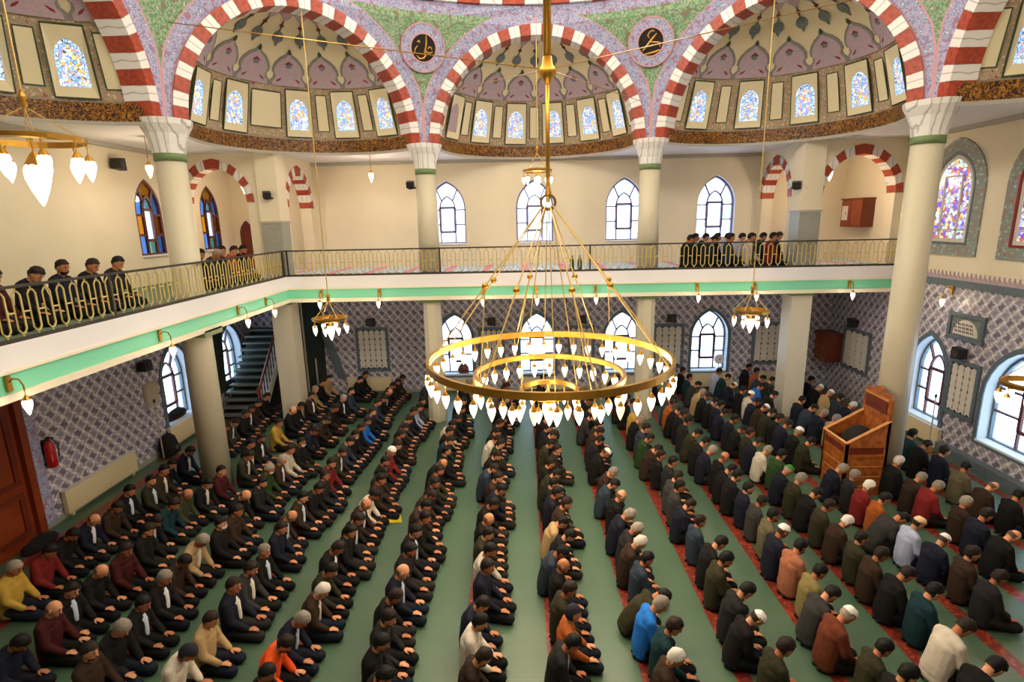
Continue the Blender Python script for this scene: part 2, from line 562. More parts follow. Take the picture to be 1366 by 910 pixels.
# ---------------------------------------------------------------- floor
struct('floor', MB().box(((XL + XR) / 2, (YB + YF) / 2, -0.1), (XR - XL + 0.8, YB - YF + 0.8, 0.2)), 'carpet')

# ---------------------------------------------------------------- walls with window openings
WIN = []   # (plane fn, centre u, z0, half width, z spring, z top, kind)
LOWX = (-2.30, 0.50, 3.40, 6.33)
for u in LOWX:
    WIN.append(('back', u, 0.60, 0.60, 1.80, 2.68, 'low'))
for u in (-2.37, 0.47, 3.36, 6.28):
    WIN.append(('back', u, 5.04, 0.60, 6.15, 7.02, 'up'))
WIN += [('left', 14.1, 0.62, 0.62, 1.75, 2.68, 'lowside'), ('left', 16.95, 0.62, 0.62, 1.75, 2.68, 'lowside'),
        ('left', 14.05, 5.06, 0.50, 6.15, 6.95, 'colour'), ('left', 16.82, 5.06, 0.50, 6.15, 6.95, 'colour'),
        ('right', 13.55, 0.55, 0.62, 1.75, 2.72, 'lowside'), ('right', 10.65, 0.68, 1.15, 1.72, 2.95, 'big')]
def holes(side, lo, hi):
    return [arch_loop(u, z0, w_, zs, zt) for s, u, z0, w_, zs, zt, k in WIN if s == side and lo <= z0 < hi]
TH = 0.42
PL = {'back': fy(YB), 'left': fx(XL, -1), 'right': fx(XR, 1)}
ZT_R = 4.06
struct('wall_back', MB().plate(PL['back'], rect(XL - TH, 0, XR + TH, ZG - 0.2), holes('back', 0, 4), 0, TH, hole_mi=1), ('tile_x', 'jamb'))
struct('wall_back_upper', MB().plate(PL['back'], rect(XL - TH, ZG - 0.2, XR + TH, 8.0), holes('back', 4, 9), 0, TH, hole_mi=1), ('cream', 'jamb'))
struct('wall_left', MB().plate(PL['left'], rect(YF, 0, YB, ZG - 0.2), holes('left', 0, 4), 0, TH, hole_mi=1), ('tile_y', 'jamb'))
struct('wall_left_upper', MB().plate(PL['left'], rect(YF, ZG - 0.2, YB, 8.0), holes('left', 4, 9), 0, TH, hole_mi=1), ('cream', 'jamb'))
struct('wall_right', MB().plate(PL['right'], rect(YF, 0, YB, ZT_R), holes('right', 0, 4), 0, TH, hole_mi=1), ('tile_y', 'jamb'))
struct('wall_right_upper', MB().plate(PL['right'], rect(YF, ZT_R, YB, 8.0), (), 0, TH, hole_mi=1), ('cream', 'jamb'))
struct('wall_front', MB().box(((XL + XR) / 2, YF - 0.2, 4.0), (XR - XL + 0.8, 0.4, 8.0)), 'cream')
for s, u, z0, w_, zs, zt, k in WIN:
    n = {'back': (0, 1, 0), 'left': (-1, 0, 0), 'right': (1, 0, 0)}[s]
    p = V(PL[s](u, (z0 + zt) / 2, TH + 0.03))
    area('window_portal', p, w_ * 2.1, 1, (1, 1, 1), p - V(n), zt - z0 + 0.1, portal=True)

# tiled border and crenellation on the pulpit wall
mb = MB()
mb.box((XR - 0.02, (GYB + YF) / 2, ZT_R + 0.02), (0.06, GYB - YF, 0.16))
struct('trim_1', mb, 'frame_grey')
mb = MB()
y = YF + 0.1
while y < GYB:
    mb.plate(lambda u, v, d, y=y: (XR - d, y + u, ZT_R + 0.10 + v), [(-.06, 0), (.06, 0), (.06, .06), (.025, .10), (0, .19), (-.025, .10), (-.06, .06)], (), 0, 0.03)
    y += 0.125
o = struct('trim_2', mb, 'mauve')

# ---------------------------------------------------------------- gallery slab and its painted edge
mb = MB()
mb.box(((XL + GXL) / 2, (YF + YB) / 2, (ZG + ZS) / 2), (GXL - XL, YB - YF, ZG - ZS))
struct('floor_gallery', mb, 'gal_carpet')
mb = MB()
mb.box(((GXL + XR) / 2, (GYB + YB) / 2, (ZG + ZS) / 2), (XR - GXL, YB - GYB, ZG - ZS))
struct('floor_gallery', mb, 'gal_carpet')
mb = MB()
mb.box(((XL + XR) / 2 + 1.5, YF + 0.95, (ZG + ZS) / 2), (XR - GXL, 1.8, ZG - ZS))
struct('floor_gallery', mb, 'gal_carpet')
struct('ceiling_gallery', MB().box(((XL + GXL) / 2, (YF + YB) / 2, ZS - 0.02), (GXL - XL - .1, YB - YF, 0.04)).box(((GXL + XR) / 2, (GYB + YB) / 2 + .05, ZS - 0.02), (XR - GXL, YB - GYB - .1, 0.04)), 'white')
def edge_strip(name, z0, z1, out, m_):
    mb = MB()
    mb.box((GXL + out / 2, (YF + GYB) / 2 - out / 2, (z0 + z1) / 2), (out, GYB - YF - out, z1 - z0))
    mb.box(((GXL + XR) / 2, GYB - out / 2, (z0 + z1) / 2), (XR - GXL, out, z1 - z0))
    return struct(name, mb, m_)
edge_strip('trim_3', 4.03, 4.35, 0.05, 'white')
edge_strip('trim_4', 3.99, 4.03, 0.07, 'lip')
edge_strip('trim_5', 3.74, 3.99, 0.04, 'mint')
edge_strip('trim_6', 3.64, 3.74, 0.09, 'lip')

# ---------------------------------------------------------------- round columns of the dome and the pillars under the gallery
def column(c, lower_oct, n):
    x, y = c
    o = struct('column_%d' % n, None, None, loc=(x, y, 0))
    if lower_oct:
        MB().lathe([(0.27, 0), (0.265, ZS)], 8, ph=pi / 8).obj('shaft', 'stone', o)
        MB().box((0, 0, ZS - 0.06), (0.6, 0.6, 0.13)).obj('capital', 'cap_green', o)
        z0 = ZG
    else:
        z0 = 0
        if x < 0:
            MB().box((0.05, 0, ZS - 0.06), (0.66, 0.66, 0.13)).obj('capital', 'cap_green', o)
    MB().lathe([(0.30, z0), (0.27, 7.0)], 28).obj('shaft', 'stone', o, smooth=True)
    MB().lathe([(0.285, 7.0), (0.285, 7.14)], 28).obj('collar', 'cap_green', o, smooth=True)
    a = atan2(y - CY, x - CX)
    prof = [(0.285, 7.14), (0.31, 7.3), (0.37, 7.5), (0.46, 7.66), (0.48, ZSP)]
    MB().lathe(prof, 12, ph=a).obj('capital', 'marble', o)
    return o
for i, (c, f_) in enumerate(((L1, 0), (M1, 1), (M2, 1), (R1, 0))):
    column(c, f_, i + 1)
def corner_pillar(x, y, n):
    o = struct('column_%d' % n, None, None, loc=(x, y, 0))
    MB().box((0, 0, ZS / 2 - .03), (0.56, 0.56, ZS - .08)).obj('shaft', 'stone', o)
    MB().box((0, 0, ZS - 0.055), (0.64, 0.64, 0.11)).obj('capital', 'cap_green', o)
    MB().box((0, 0, (ZG + 5.8) / 2), (0.56, 0.56, 5.8 - ZG)).obj('shaft', 'grey_stone', o)
    MB().box((0, 0, 5.83), (0.60, 0.60, 0.06)).obj('collar', 'marble_grey', o)
    MB().box((0, 0, (5.86 + ZC) / 2), (0.56, 0.56, ZC - 5.86)).obj('shaft', 'cream', o)
PXL, PXR, PY = -6.80, 7.77, 15.40
corner_pillar(PXL, PY, 5)
corner_pillar(PXR, PY, 6)

# arch walls of the two corner bays on the gallery, edged with red and white stones
def arch_wall(name, fn, u0, u1, c, w_, zs, zt):
    loop = arch_loop(c, ZG - 0.02, w_, zs, zt, 10)
    loop = [(u, v) for u, v in loop]
    z0 = ZG
    outer = [(u0, z0), (c - w_, z0)] + [(c - x, zs + z) for x, z in arc_half(w_, zt - zs, 10)] + \
            [(c + x, zs + z) for x, z in reversed(arc_half(w_, zt - zs, 10)[:-1])] + [(c + w_, z0), (u1, z0), (u1, ZC), (u0, ZC)]
    mb = MB().plate(fn, outer, (), 0, 0.34)
    o = struct(name, mb, 'cream')
    nst = 7
    inn = arc_half(w_, zt - zs, nst * 2)
    t = 0.20
    out = arc_half(w_ + t, zt - zs + t * 1.25, nst * 2)
    for sd in (-1, 1):
        for i in range(nst):
            a, b = 2 * i, 2 * i + 2
            q = [inn[a], out[a], out[b], inn[b]]
            MB().plate(fn, [(c + sd * x, zs + z) for x, z in q], (), -0.025, 0.36).obj('voussoir', 'red_marble' if i % 2 == 0 else 'marble', o)
    return o
arch_wall('wall_1', fy(PY - 0.17), XL, PXL - 0.28, -8.27, 0.84, 6.38, 7.28)
arch_wall('wall_2', fx(PXL - 0.17, 1), PY + 0.28, YB, 16.85, 0.85, 6.25, 7.22)
arch_wall('wall_3', fx(PXR - 0.17, 1), PY + 0.28, YB, 16.95, 0.85, 6.25, 7.22)
arch_wall('wall_4', fy(PY - 0.17), PXR + 0.28, XR, 9.06, 0.96, 6.27, 7.28)

# ---------------------------------------------------------------- ceiling of the galleries, cut to the half-round bays
def side_frame(k):
    """side k of the octagon (0 = back); centre, outward normal, tangent (to the right seen from inside)"""
    a = pi / 2 - k * pi / 4
    n = V((cos(a), sin(a), 0))
    t = V((sin(a), -cos(a), 0))
    return V((CX, CY, 0)) + n * AP, n, t
RE = 2.70
loop = []
for k in range(-2, 6):
    c, n, t = side_frame(k)
    if k <= 2:
        for i in range(-9, 10):
            a = R(i * 10)
            loop.append(c + (n * cos(a) + t * sin(a)) * RE)
    else:
        loop += [c - t * 2.9, c + t * 2.9]
loop = [(max(XL + .02, min(XR - .02, p.x)), p.y) for p in loop]
loop2 = []
for p in loop:
    if not loop2 or (V(p) - V(loop2[-1])).length > 0.01:
        loop2.append(p)
struct('ceiling_upper', MB().plate(lambda u, v, d: (u, v, ZC + d), rect(XL - .4, YF - .4, XR + .4, YB + .4), [loop2], 0, 0.15), 'white')
mb = MB()
mb.box(((XL + XR) / 2, YB - 0.05, ZC - 0.05), (XR - XL, 0.1, 0.1)).box((XL + 0.05, (YF + YB) / 2, ZC - 0.05), (0.1, YB - YF, 0.1)).box((XR - 0.05, (YF + YB) / 2, ZC - 0.05), (0.1, YB - YF, 0.1))
struct('trim_7', mb, 'marble_grey')

# ---------------------------------------------------------------- half domes behind the arches
ZE = 7.95
def inlay(fn_s, poly, off):
    mb = MB()
    mb.plate(lambda u, v, d: fn_s(u, v, RE - off - d), poly, (), 0.02, 0, back=True)
    return mb
CROWN = [(11.4, 29.2), (11.4, 31.4), (9.4, 33.2), (9.0, 35.2), (10.4, 36.2), (10.6, 38.5), (9.4, 41.2), (6.4, 44.2), (2.6, 46.2), (1.2, 47.6), (0, 49.5)]
CROWN = CROWN + [(-a, e) for a, e in reversed(CROWN[:-1])]
DROP = [(0, 60), (1.4, 58.8), (3.8, 57.6), (4.9, 55.6), (4.0, 53.6), (1.5, 52.4), (0.9, 51.2), (0, 50.0)]
DROP = DROP + [(-a, e) for a, e in reversed(DROP[1:-1])]
LAY = {0: dict(win=(-65, -39, -13, 13, 39, 65), pan=(-52, -26, 0, 26, 52, 78, -78), blind=(-65,), wide=()),
       -1: dict(win=(-74, -47, -20, 17, 44, 70), pan=(-60, -33, 30.5, 57, 82), blind=(), wide=(-1.5,)),
       1: dict(win=(-64, -33, -3, 27, 55), pan=(-78, -48, -18, 12, 41, 69), blind=(), wide=()),
       -2: dict(win=(-65, -39, -13, 13, 39, 65), pan=(-52, -26, 0, 26, 52, 78, -78), blind=(), wide=()),
       2: dict(win=(-65, -39, -13, 13, 39, 65), pan=(-52, -26, 0, 26, 52, 78, -78), blind=(), wide=())}
KNAME = {0: 'back', -1: 'corner_left', 1: 'corner_right', -2: 'left', 2: 'right'}
vous_red = vous_white = None
def exedra(k):
    c, n, t = side_frame(k)
    def S(az, el, r=RE):
        a, e = R(az), R(el)
        return V((c.x, c.y, ZE + r * sin(e))) + (n * cos(a) + t * sin(a)) * (r * cos(e))
    def Z(az, z, r):
        a = R(az)
        return V((c.x, c.y, z)) + (n * cos(a) + t * sin(a)) * r
    root = struct('ceiling_half_dome', None, None)
    azs = [i * 5.5 - 88 for i in range(33)]
    mb = MB()
    mb.grid(lambda u, v: S(u, v), azs, [0, 4, 10, 16, 22, 29, 36, 44, 52, 60, 68, 76, 84, 89.9])
    mb.obj('vault', 'dome_cream', root, smooth=True)
    mb = MB()
    mb.grid(lambda u, v: Z(u, v, 2.62), azs, [7.64, 7.70])
    mb.grid(lambda u, v: Z(u, 7.70 if v else 7.70, 2.60 if v else 2.62), azs, [0, 1])
    mb.grid(lambda u, v: Z(u, v, 2.60), azs, [7.66, 7.99])
    mb.grid(lambda u, v: Z(u, 7.99, v), azs, [2.60, 2.72])
    mb.obj('inscription_band', 'script', root)
    mb = MB()
    mb.grid(lambda u, v: S(u, v, RE - 0.012), azs, [0.6, 2.0])
    mb.grid(lambda u, v: Z(u, v, 2.585), azs, [7.60, 7.67])
    mb.obj('cornice', 'marble_grey', root)
    mb = MB()
    mb.grid(lambda u, v: S(u, v, RE - 0.02), [i * 4 - 88 for i in range(45)], [1.6, 8, 14, 20, 29.2])
    mb.obj('painted_frieze', 'brown_strip', root)
    L = LAY[k]
    def panel(az, hw, e0, e1, m_='dome_cream', off=0.03, nm='panel'):
        MB().plate(lambda u, v, d: S(az + u, v, RE - off + d), rect(-hw, e0 - 2.4, hw, e1), (), 0, 0.025).obj(nm, m_, root)
    for az in L['pan']:
        panel(az, 2.9, 8.6, 25.2)
        MB().plate(lambda u, v, d: S(az + u, v, RE - 0.032 + d), rect(-3.4, 5.7, 3.4, 25.7), [rect(-2.9, 6.2, 2.9, 25.2)], 0, 0.03).obj('panel_edge', 'leaf', root)
    for az in L['wide']:
        panel(az, 8.3, 9.5, 25.2)
        MB().plate(lambda u, v, d: S(az + u, v, RE - 0.032 + d), rect(-8.9, 6.5, 8.9, 25.8), [rect(-8.3, 7.1, 8.3, 25.2)], 0, 0.03).obj('panel_edge', 'leaf', root)
    for az in L['win']:
        lp = arch_loop(0, 6.4, 5.0, 16.6, 23.0, 6)
        lp2 = arch_loop(0, 7.0, 3.8, 16.4, 21.8, 6)
        f0 = lambda u, v, d: S(az + u, v, RE - 0.05 + d)
        MB().plate(f0, rect(-7.0, 2.6, 7.0, 27.4), [lp], 0, 0.05).obj('window_surround', 'dome_cream', root)
        MB().plate(lambda u, v, d: S(az + u, v, RE - 0.052 + d), rect(-7.5, 2.2, 7.5, 27.9), [rect(-7.0, 2.6, 7.0, 27.4)], 0, 0.05).obj('panel_edge', 'leaf', root)
        if az in L['blind']:
            MB().plate(lambda u, v, d: S(az + u, v, RE - 0.03 + d), lp, (), 0, 0.02).obj('blind_arch', 'mauve', root)
            continue
        MB().plate(lambda u, v, d: S(az + u, v, RE - 0.028 + d), lp, [lp2], 0, 0.01).obj('glass_border', 'stain_edge', root)
        MB().plate(lambda u, v, d: S(az + u, v, RE - 0.024 + d), lp2, (), 0, 0.01).obj('leaded_glass', 'stain_a', root)
    for i in range(-4, 4):
        az = (i + 0.5) * 22.8
        sh = lambda u, v, r: S(az + u, v, r)
        if abs(az) < 85:
            cr = inlay(sh, CROWN, 0.012).obj('crown_ornament', 'grey_lilac', root)
            sc2 = [(a * 0.86, 29.3 + (e - 29.3) * 0.92) for a, e in CROWN]
            inlay(sh, sc2, 0.024).obj('field', 'mauve', cr)
            inlay(sh, [(0, 43), (3.2, 41), (4, 38.6), (2, 38.8), (0, 36.2), (-2, 38.8), (-4, 38.6), (-3.2, 41)], 0.038).obj('palmette', 'crimson', cr)
            inlay(sh, [(0, 42), (1.8, 40.6), (1.6, 39.4), (-1.6, 39.4), (-1.8, 40.6)], 0.05).obj('petal', 'slate', cr)
            inlay(sh, [(0, 49.8), (1.5, 48), (0.7, 46.6), (-0.7, 46.6), (-1.5, 48)], 0.03).obj('bud', 'leaf', cr)
            for q in (-1, 1):
                inlay(sh, [(q * 3, 33), (q * 7.5, 31.2), (q * 7, 32.4), (q * 3.5, 34.2)], 0.036).obj('leaf', 'crimson', cr)
    for i in range(-4, 5):
        az = i * 19.5
        sh = lambda u, v, r: S(az + u, v, r)
        d = inlay(sh, DROP, 0.012).obj('pendant_ornament', 'slate', root)
        inlay(sh, [(0, 64.2), (2.6, 62.8), (0, 61.4), (-2.6, 62.8)], 0.012).obj('bead', 'crimson', d)
        inlay(sh, [(-0.5, 60), (0.5, 60), (0.6, 68), (-0.6, 68)], 0.010).obj('stem', 'leaf', d)
        inlay(sh, [(-10, 86), (10, 86), (9.75, 72), (6.5, 69.5), (2, 67), (0, 65.5), (-2, 67), (-6.5, 69.5), (-9.75, 72)], 0.014).obj('star_point', 'mauve', d)
    # the arch itself
    arch = struct('arch', None, None, loc=(c.x, c.y, ZSP))
    arch.rotation_euler = (0, 0, -k * pi / 4)
    global vous_red, vous_white
    NV = 31
    if vous_red is None:
        h = pi / NV / 2 * 0.985
        def block():
            q = []
            for rr, aa in ((RI, -h), (RO, -h), (RO, 0), (RO, h), (RI, h), (RI, 0)):
                q.append((rr * sin(aa), rr * cos(aa)))
            return MB().plate(lambda u, v, d: (u, d, v), q, (), -0.06, 0.42)
        vous_red = block().mesh('voussoir', 'red_marble')
        vous_white = block().mesh('voussoir', 'marble')
    for i in range(NV):
        a = -pi / 2 + (i + 0.5) * pi / NV
        link('voussoir', vous_red if i % 2 == 0 else vous_white, arch, None, (0, a, 0))
    return c, n, t
for k in (-2, -1, 0, 1, 2):
    exedra(k)

# ---------------------------------------------------------------- painted pendentives between the arches, ring and dome
ZR = 11.05
axis = V((CX, CY, 0))
def pend(k):
    """corner between side k and side k + 1"""
    ca, na, ta = side_frame(k)
    cb, nb, tb = side_frame(k + 1)
    zs = [ZSP - .02, 8.0, 8.3, 8.7, 9.1, 9.5, 9.9, 10.2, 10.4, 10.52, 10.58, ZSP + RO, 10.66, 10.70, 10.74, 10.78, ZR]
    cols = ['p', 'b', 'b', 'p', 'g', 'g', 'g', 'g', 'p', 'b', 'b', 'p']
    rows = []
    for z in zs:
        s_ = sqrt(max(0.0, RO * RO - (z - ZSP) ** 2)) if z > ZSP else RO
        pa, pb = ca + ta * s_, cb - tb * s_
        ra = (pa - axis).length
        a0 = atan2(pa.y - CY, pa.x - CX)
        a1 = atan2(pb.y - CY, pb.x - CX)
        while a1 - a0 > pi:
            a1 -= 2 * pi
        while a0 - a1 > pi:
            a1 += 2 * pi
        Lg = abs(a1 - a0) * ra
        s2 = sqrt(max(0.0, (RO + .34) ** 2 - (z - ZSP) ** 2))
        bw = min(max(s2 - s_, 0.04), Lg * 0.5 - 0.002) if z > ZSP else Lg * 0.5 - 0.002
        e = min(0.04, bw * 0.2)
        ds = [0, e, bw / 2, bw - e, bw]
        mid = [bw + (Lg - 2 * bw) * i / 4 for i in range(1, 4)]
        full = ds + mid + [Lg - q for q in reversed(ds)]
        row = [V((CX + ra * cos(a0 + (a1 - a0) * q / Lg), CY + ra * sin(a0 + (a1 - a0) * q / Lg), z)) for q in full]
        rows.append(row)
    root = struct('ceiling_pendentive', None, None)
    groups = {'p': MB(), 'b': MB(), 'g': MB()}
    for j in range(len(zs) - 1):
        for i in range(12):
            key = cols[i]
            if zs[j] >= 10.77:
                key = 'b'
            groups[key].add([rows[j][i], rows[j][i + 1], rows[j + 1][i + 1], rows[j + 1][i]], [(0, 1, 2, 3)])
    groups['p'].obj('painted_line', 'pink_line', root)
    groups['b'].obj('painted_band', 'blue_band', root)
    groups['g'].obj('painted_field', 'green_fill', root)
    return root
for k in range(-4, 4):
    pend(k)
mb = MB()
segs = 96
for k in range(3, 6):      # plain walls above the gallery on the viewer's side
    c, n, t = side_frame(k)
    mb.add([c - t * 3.02 + V((0, 0, ZC)), c + t * 3.02 + V((0, 0, ZC)), c + t * 3.02 + V((0, 0, ZR)), c - t * 3.02 + V((0, 0, ZR))], [(0, 1, 2, 3)])
struct('wall_5', mb, 'cream')
ringroot = struct('trim_8', None, None, loc=(CX, CY, ZR))
h = pi / 80 * 0.985
blk = lambda m_: MB().plate(lambda u, v, d: (u, v, d), [((AP - .12) * cos(-h), (AP - .12) * sin(-h)), ((AP + .15) * cos(-h), (AP + .15) * sin(-h)), ((AP + .15) * cos(h), (AP + .15) * sin(h)), ((AP - .12) * cos(h), (AP - .12) * sin(h))], (), 0.0, 0.30).mesh('voussoir', m_)
b1, b2 = blk('red_marble'), blk('marble')
for i in range(80):
    link('voussoir', b1 if i % 2 else b2, ringroot, None, (0, 0, i * 2 * pi / 80))
mb = MB()
mb.grid(lambda u, v: (CX + (AP + .05) * cos(R(v)) * cos(R(u)), CY + (AP + .05) * cos(R(v)) * sin(R(u)), ZR + 0.28 + 7.0 * sin(R(v))), [i * 7.5 for i in range(49)], [0, 12, 24, 36, 48, 60, 72, 84, 89.9])
struct('ceiling_dome', mb, 'dome_cream', smooth=True)

# two round painted medallions with gold script on the pendentives
def medallion(k, strokes, label):
    a = pi / 2 - (k + 0.5) * pi / 4
    z0 = 10.02
    s_ = sqrt(RO * RO - (z0 - ZSP) ** 2)
    ra = sqrt(AP * AP + s_ * s_) - 0.05
    nrm = V((-cos(a), -sin(a), -0.30)).normalized()
    tx = V((sin(a), -cos(a), 0))
    ty = nrm.cross(tx) * -1
    if ty.z < 0:
        ty = -ty
    ctr = V((CX + ra * cos(a), CY + ra * sin(a), z0))
    root = thing('medallion', label, 'medallion', ctr)
    f = lambda u, v, d: tx * u + ty * v + nrm * d
    circ = lambda r, n=40: [(r * cos(2 * pi * i / n), r * sin(2 * pi * i / n)) for i in range(n)]
    MB().plate(f, circ(0.56), [circ(0.53)], -0.05, 0.05).obj('outer_line', 'pink_line', root)
    MB().plate(f, circ(0.53), [circ(0.34)], -0.05, 0.04).obj('painted_ring', 'blue_band', root)
    MB().plate(f, circ(0.34), [circ(0.305)], -0.05, 0.055).obj('inner_line', 'pink_line', root)
    MB().plate(f, circ(0.305), (), -0.05, 0.045).obj('disc', 'disc_black', root)
    mb = MB()
    for wd, st in strokes:
        pts = [f(u * 0.29, v * 0.29, 0.05) for u, v in st]
        mb.tube(pts, [wd * (0.45 if i in (0, len(pts) - 1) else 1) for i in range(len(pts))], 5)
    mb.obj('script', 'gold_paint', root)
S1 = [(0.022, [(-.55, -.62), (-.35, -.84), (.02, -.78), (.2, -.55), (.1, -.3), (.12, -.05), (.3, -.3), (.55, -.36), (.82, -.25)]),
      (0.022, [(.22, 1.0), (.24, .45), (.2, .0), (.1, -.2)]),
      (0.018, [(.38, -.05), (.5, .12), (.68, .06), (.74, -.12)]),
      (0.016, [(-.78, -.5), (-.72, -.1), (-.5, .15)]), (0.03, [(-.55, .42), (-.4, .5), (-.3, .38)])]
S2 = [(0.02, [(-.12, .3), (-.24, .52), (-.1, .74), (.16, .84), (.34, .76)]),
      (0.024, [(.5, .58), (.18, .28), (-.05, .05), (-.4, -.32), (-.72, -.62)]),
      (0.022, [(-.05, .02), (.35, -.06), (.72, -.12), (.78, -.48)]),
      (0.026, [(-.56, -.98 + .1), (.0, -.84), (.48, -.76), (.76, -.66)]),
      (0.016, [(.1, -.12), (.17, -.36)])]
medallion(-1, S1, 'black round medallion with upright gold stroke, nearer the corner stair')
medallion(0, S2, 'black round medallion with looped gold script, nearer the pulpit')
# ---------------------------------------------------------------- windows
def lerp2(a, b, t):
    return (a[0] + (b[0] - a[0]) * t, a[1] + (b[1] - a[1]) * t)
def window(i, s, u, z0, w_, zs, zt, kind):
    o = struct('window_%d' % (i + 1), None, None)
    f0 = PL[s]
    dep = {'up': 0.16, 'colour': 0.04}.get(kind, 0.26)
    f = lambda a, b, d: f0(u + a, b, d + dep)
    H = zt - z0
    fm = {'low': 'frame_brown', 'lowside': 'frame_brown', 'big': 'frame_brown', 'up': 'frame_lilac', 'colour': 'frame_brown'}[kind]
    t = 0.05 if kind != 'colour' else 0.055
    outer = arch_loop(0, z0, w_, zs, zt)
    inner = arch_loop(0, z0 + t, w_ - t, zs, zt - t * 1.3)
    MB().plate(f, outer, [inner], -0.03, 0.05).obj('outer_frame', 'frame_grey' if kind in ('low', 'lowside', 'big') else fm, o)
    cw = w_ * 0.40
    ra, rb, rc, rd = z0 + H * 0.19, z0 + H * 0.58, z0 + H * 0.58, z0 + H * 0.76
    if kind == 'colour':
        cw, ra, rb, rc, rd = w_ * 0.34, z0 + H * 0.2, z0 + H * 0.6, z0 + H * 0.6, z0 + H * 0.78
    la, lb = z0 + H * 0.31, z0 + H * 0.545
    if kind == 'colour':
        la, lb = z0 + H * 0.27, z0 + H * 0.53
    co_ = [(x, zs + z) for x, z in arc_half(w_, zt - zs, 8)]
    ci = [(x, rc + z) for x, z in arc_half(cw, rd - rc, 8)]
    fr = MB()
    def bar(a, b, wd, m_=0):
        d = V((b[0] - a[0], b[1] - a[1]))
        nn = V((-d.y, d.x)).normalized() * wd / 2
        fr.plate(f, [(a[0] - nn.x, a[1] - nn.y), (b[0] - nn.x, b[1] - nn.y), (b[0] + nn.x, b[1] + nn.y), (a[0] + nn.x, a[1] + nn.y)], (), -0.025, 0.035, m_)
    wt, wn = (0.075, 0.042) if kind != 'colour' else (0.07, 0.06)
    for sd in (-1, 1):
        bar((sd * cw, z0), (sd * cw, ra), wn)
        bar((sd * cw, ra), (sd * cw, rb), wt)
        bar((sd * cw, la), (sd * w_, la), wn)
        bar((sd * cw, lb), (sd * w_, lb), wn)
        for p, q in zip(ci, ci[1:]):
            bar((sd * p[0], p[1]), (sd * q[0], q[1]), wn)
        bar((sd * ci[4][0], ci[4][1]), (sd * co_[5][0], co_[5][1]), wn)
    bar((-cw, ra), (cw, ra), wt)
    bar((-cw, rb), (cw, rb), wt)
    fr.obj('frame', fm, o)
    def pane(poly, m_):
        MB().plate(f, poly, (), 0.0, 0.008).obj('pane', m_, o)
    col = kind == 'colour'
    pane(rect(-cw, ra, cw, rb), 'glass')
    pane([(-cw, rc)] + [(cw, rc)] + ci[1:] + [(-x, z) for x, z in reversed(ci[1:-1])], 'glass_cyan' if col else 'glass')
    pane(rect(-cw, z0, cw, ra), 'glass_green' if col else 'glass')
    top = [ci[k] for k in range(4, 9)] + [(-ci[k][0], ci[k][1]) for k in range(7, 3, -1)] + [(-co_[k][0], co_[k][1]) for k in range(5, 9)] + [(co_[k][0], co_[k][1]) for k in range(7, 4, -1)]
    pane(top, 'glass_amber' if col else 'glass')
    for sd in (-1, 1):
        g3 = ('glass_blue', 'glass_amber' if sd < 0 else 'glass_brown', 'glass_blue') if col else ('glass',) * 3
        pane([(sd * x, z) for x, z in rect(cw, z0, w_, la)], g3[0])
        pane([(sd * x, z) for x, z in rect(cw, la, w_, lb)], g3[1])
        q = [(cw, lb), (w_, lb)] + ([] if abs(lb - zs) < 0.01 else [co_[0]]) + co_[1:6] + [ci[k] for k in range(4, -1, -1)]
        if ci[0][1] - lb < 0.01:
            q = q[1:]
        pane([(sd * x, z) for x, z in q], g3[2])
    if kind in ('low', 'lowside', 'big'):
        tt = 0.10
        MB().plate(lambda a, b, d: f0(u + a, b, d), arch_loop(0, z0 - tt, w_ + tt, zs, zt + tt * 1.2), [arch_loop(0, z0, w_, zs, zt)], -0.03, 0.0).obj('surround', 'frame_grey', o)
        MB().plate(lambda a, b, d: f0(u + a, b, d), rect(-w_ + .004, z0 - 0.03, w_ - .004, z0 + 0.015), (), -0.05, 0.3).obj('sill', 'jamb', o)
    else:
        MB().plate(lambda a, b, d: f0(u + a, b, d), rect(-w_ + .004, z0 - 0.03, w_ - .004, z0 + 0.015), (), -0.05, 0.3).obj('sill', 'white', o)
    return o
for i, q in enumerate(WIN):
    window(i, *q)
# coloured leaded windows high on the pulpit wall, glowing by emission, inside a painted border
for i, (yc, w_) in enumerate(((13.55, 0.62), (11.15, 0.62))):
    o = struct('window_%d' % (len(WIN) + 1 + i), None, None)
    f = lambda a, b, d: (XR - d, yc + a, b)
    MB().plate(f, arch_loop(0, 4.72, w_ + .30, 6.3, 7.42), [arch_loop(0, 4.98, w_ + .02, 6.3, 7.12)], 0.04, 0).obj('painted_border', 'tile_edge', o)
    MB().plate(f, arch_loop(0, 4.98, w_ + .02, 6.3, 7.12), [arch_loop(0, 5.03, w_ - .03, 6.3, 7.05)], 0.05, 0).obj('edge', 'crimson' if i else 'frame_grey', o)
    MB().plate(f, arch_loop(0, 5.03, w_ - .03, 6.3, 7.05), [arch_loop(0, 5.12, w_ * .8, 6.3, 6.95)], 0.02, 0).obj('plaster_margin', 'lattice', o)
    MB().plate(f, arch_loop(0, 5.12, w_ * .8, 6.3, 6.95), (), 0.015, 0).obj('leaded_glass', 'stain_b', o)
    mb = MB()
    for a in (-.26, .26):
        mb.plate(f, rect(a - .02, 5.12, a + .02, 6.55), (), 0.05, 0.01)
    mb.plate(f, rect(-.49, 5.3, .49, 5.34), (), 0.05, 0.01)
    mb.plate(f, rect(-.26, 6.53, .26, 6.57), (), 0.05, 0.01)
    mb.obj('tracery', 'lattice', o)

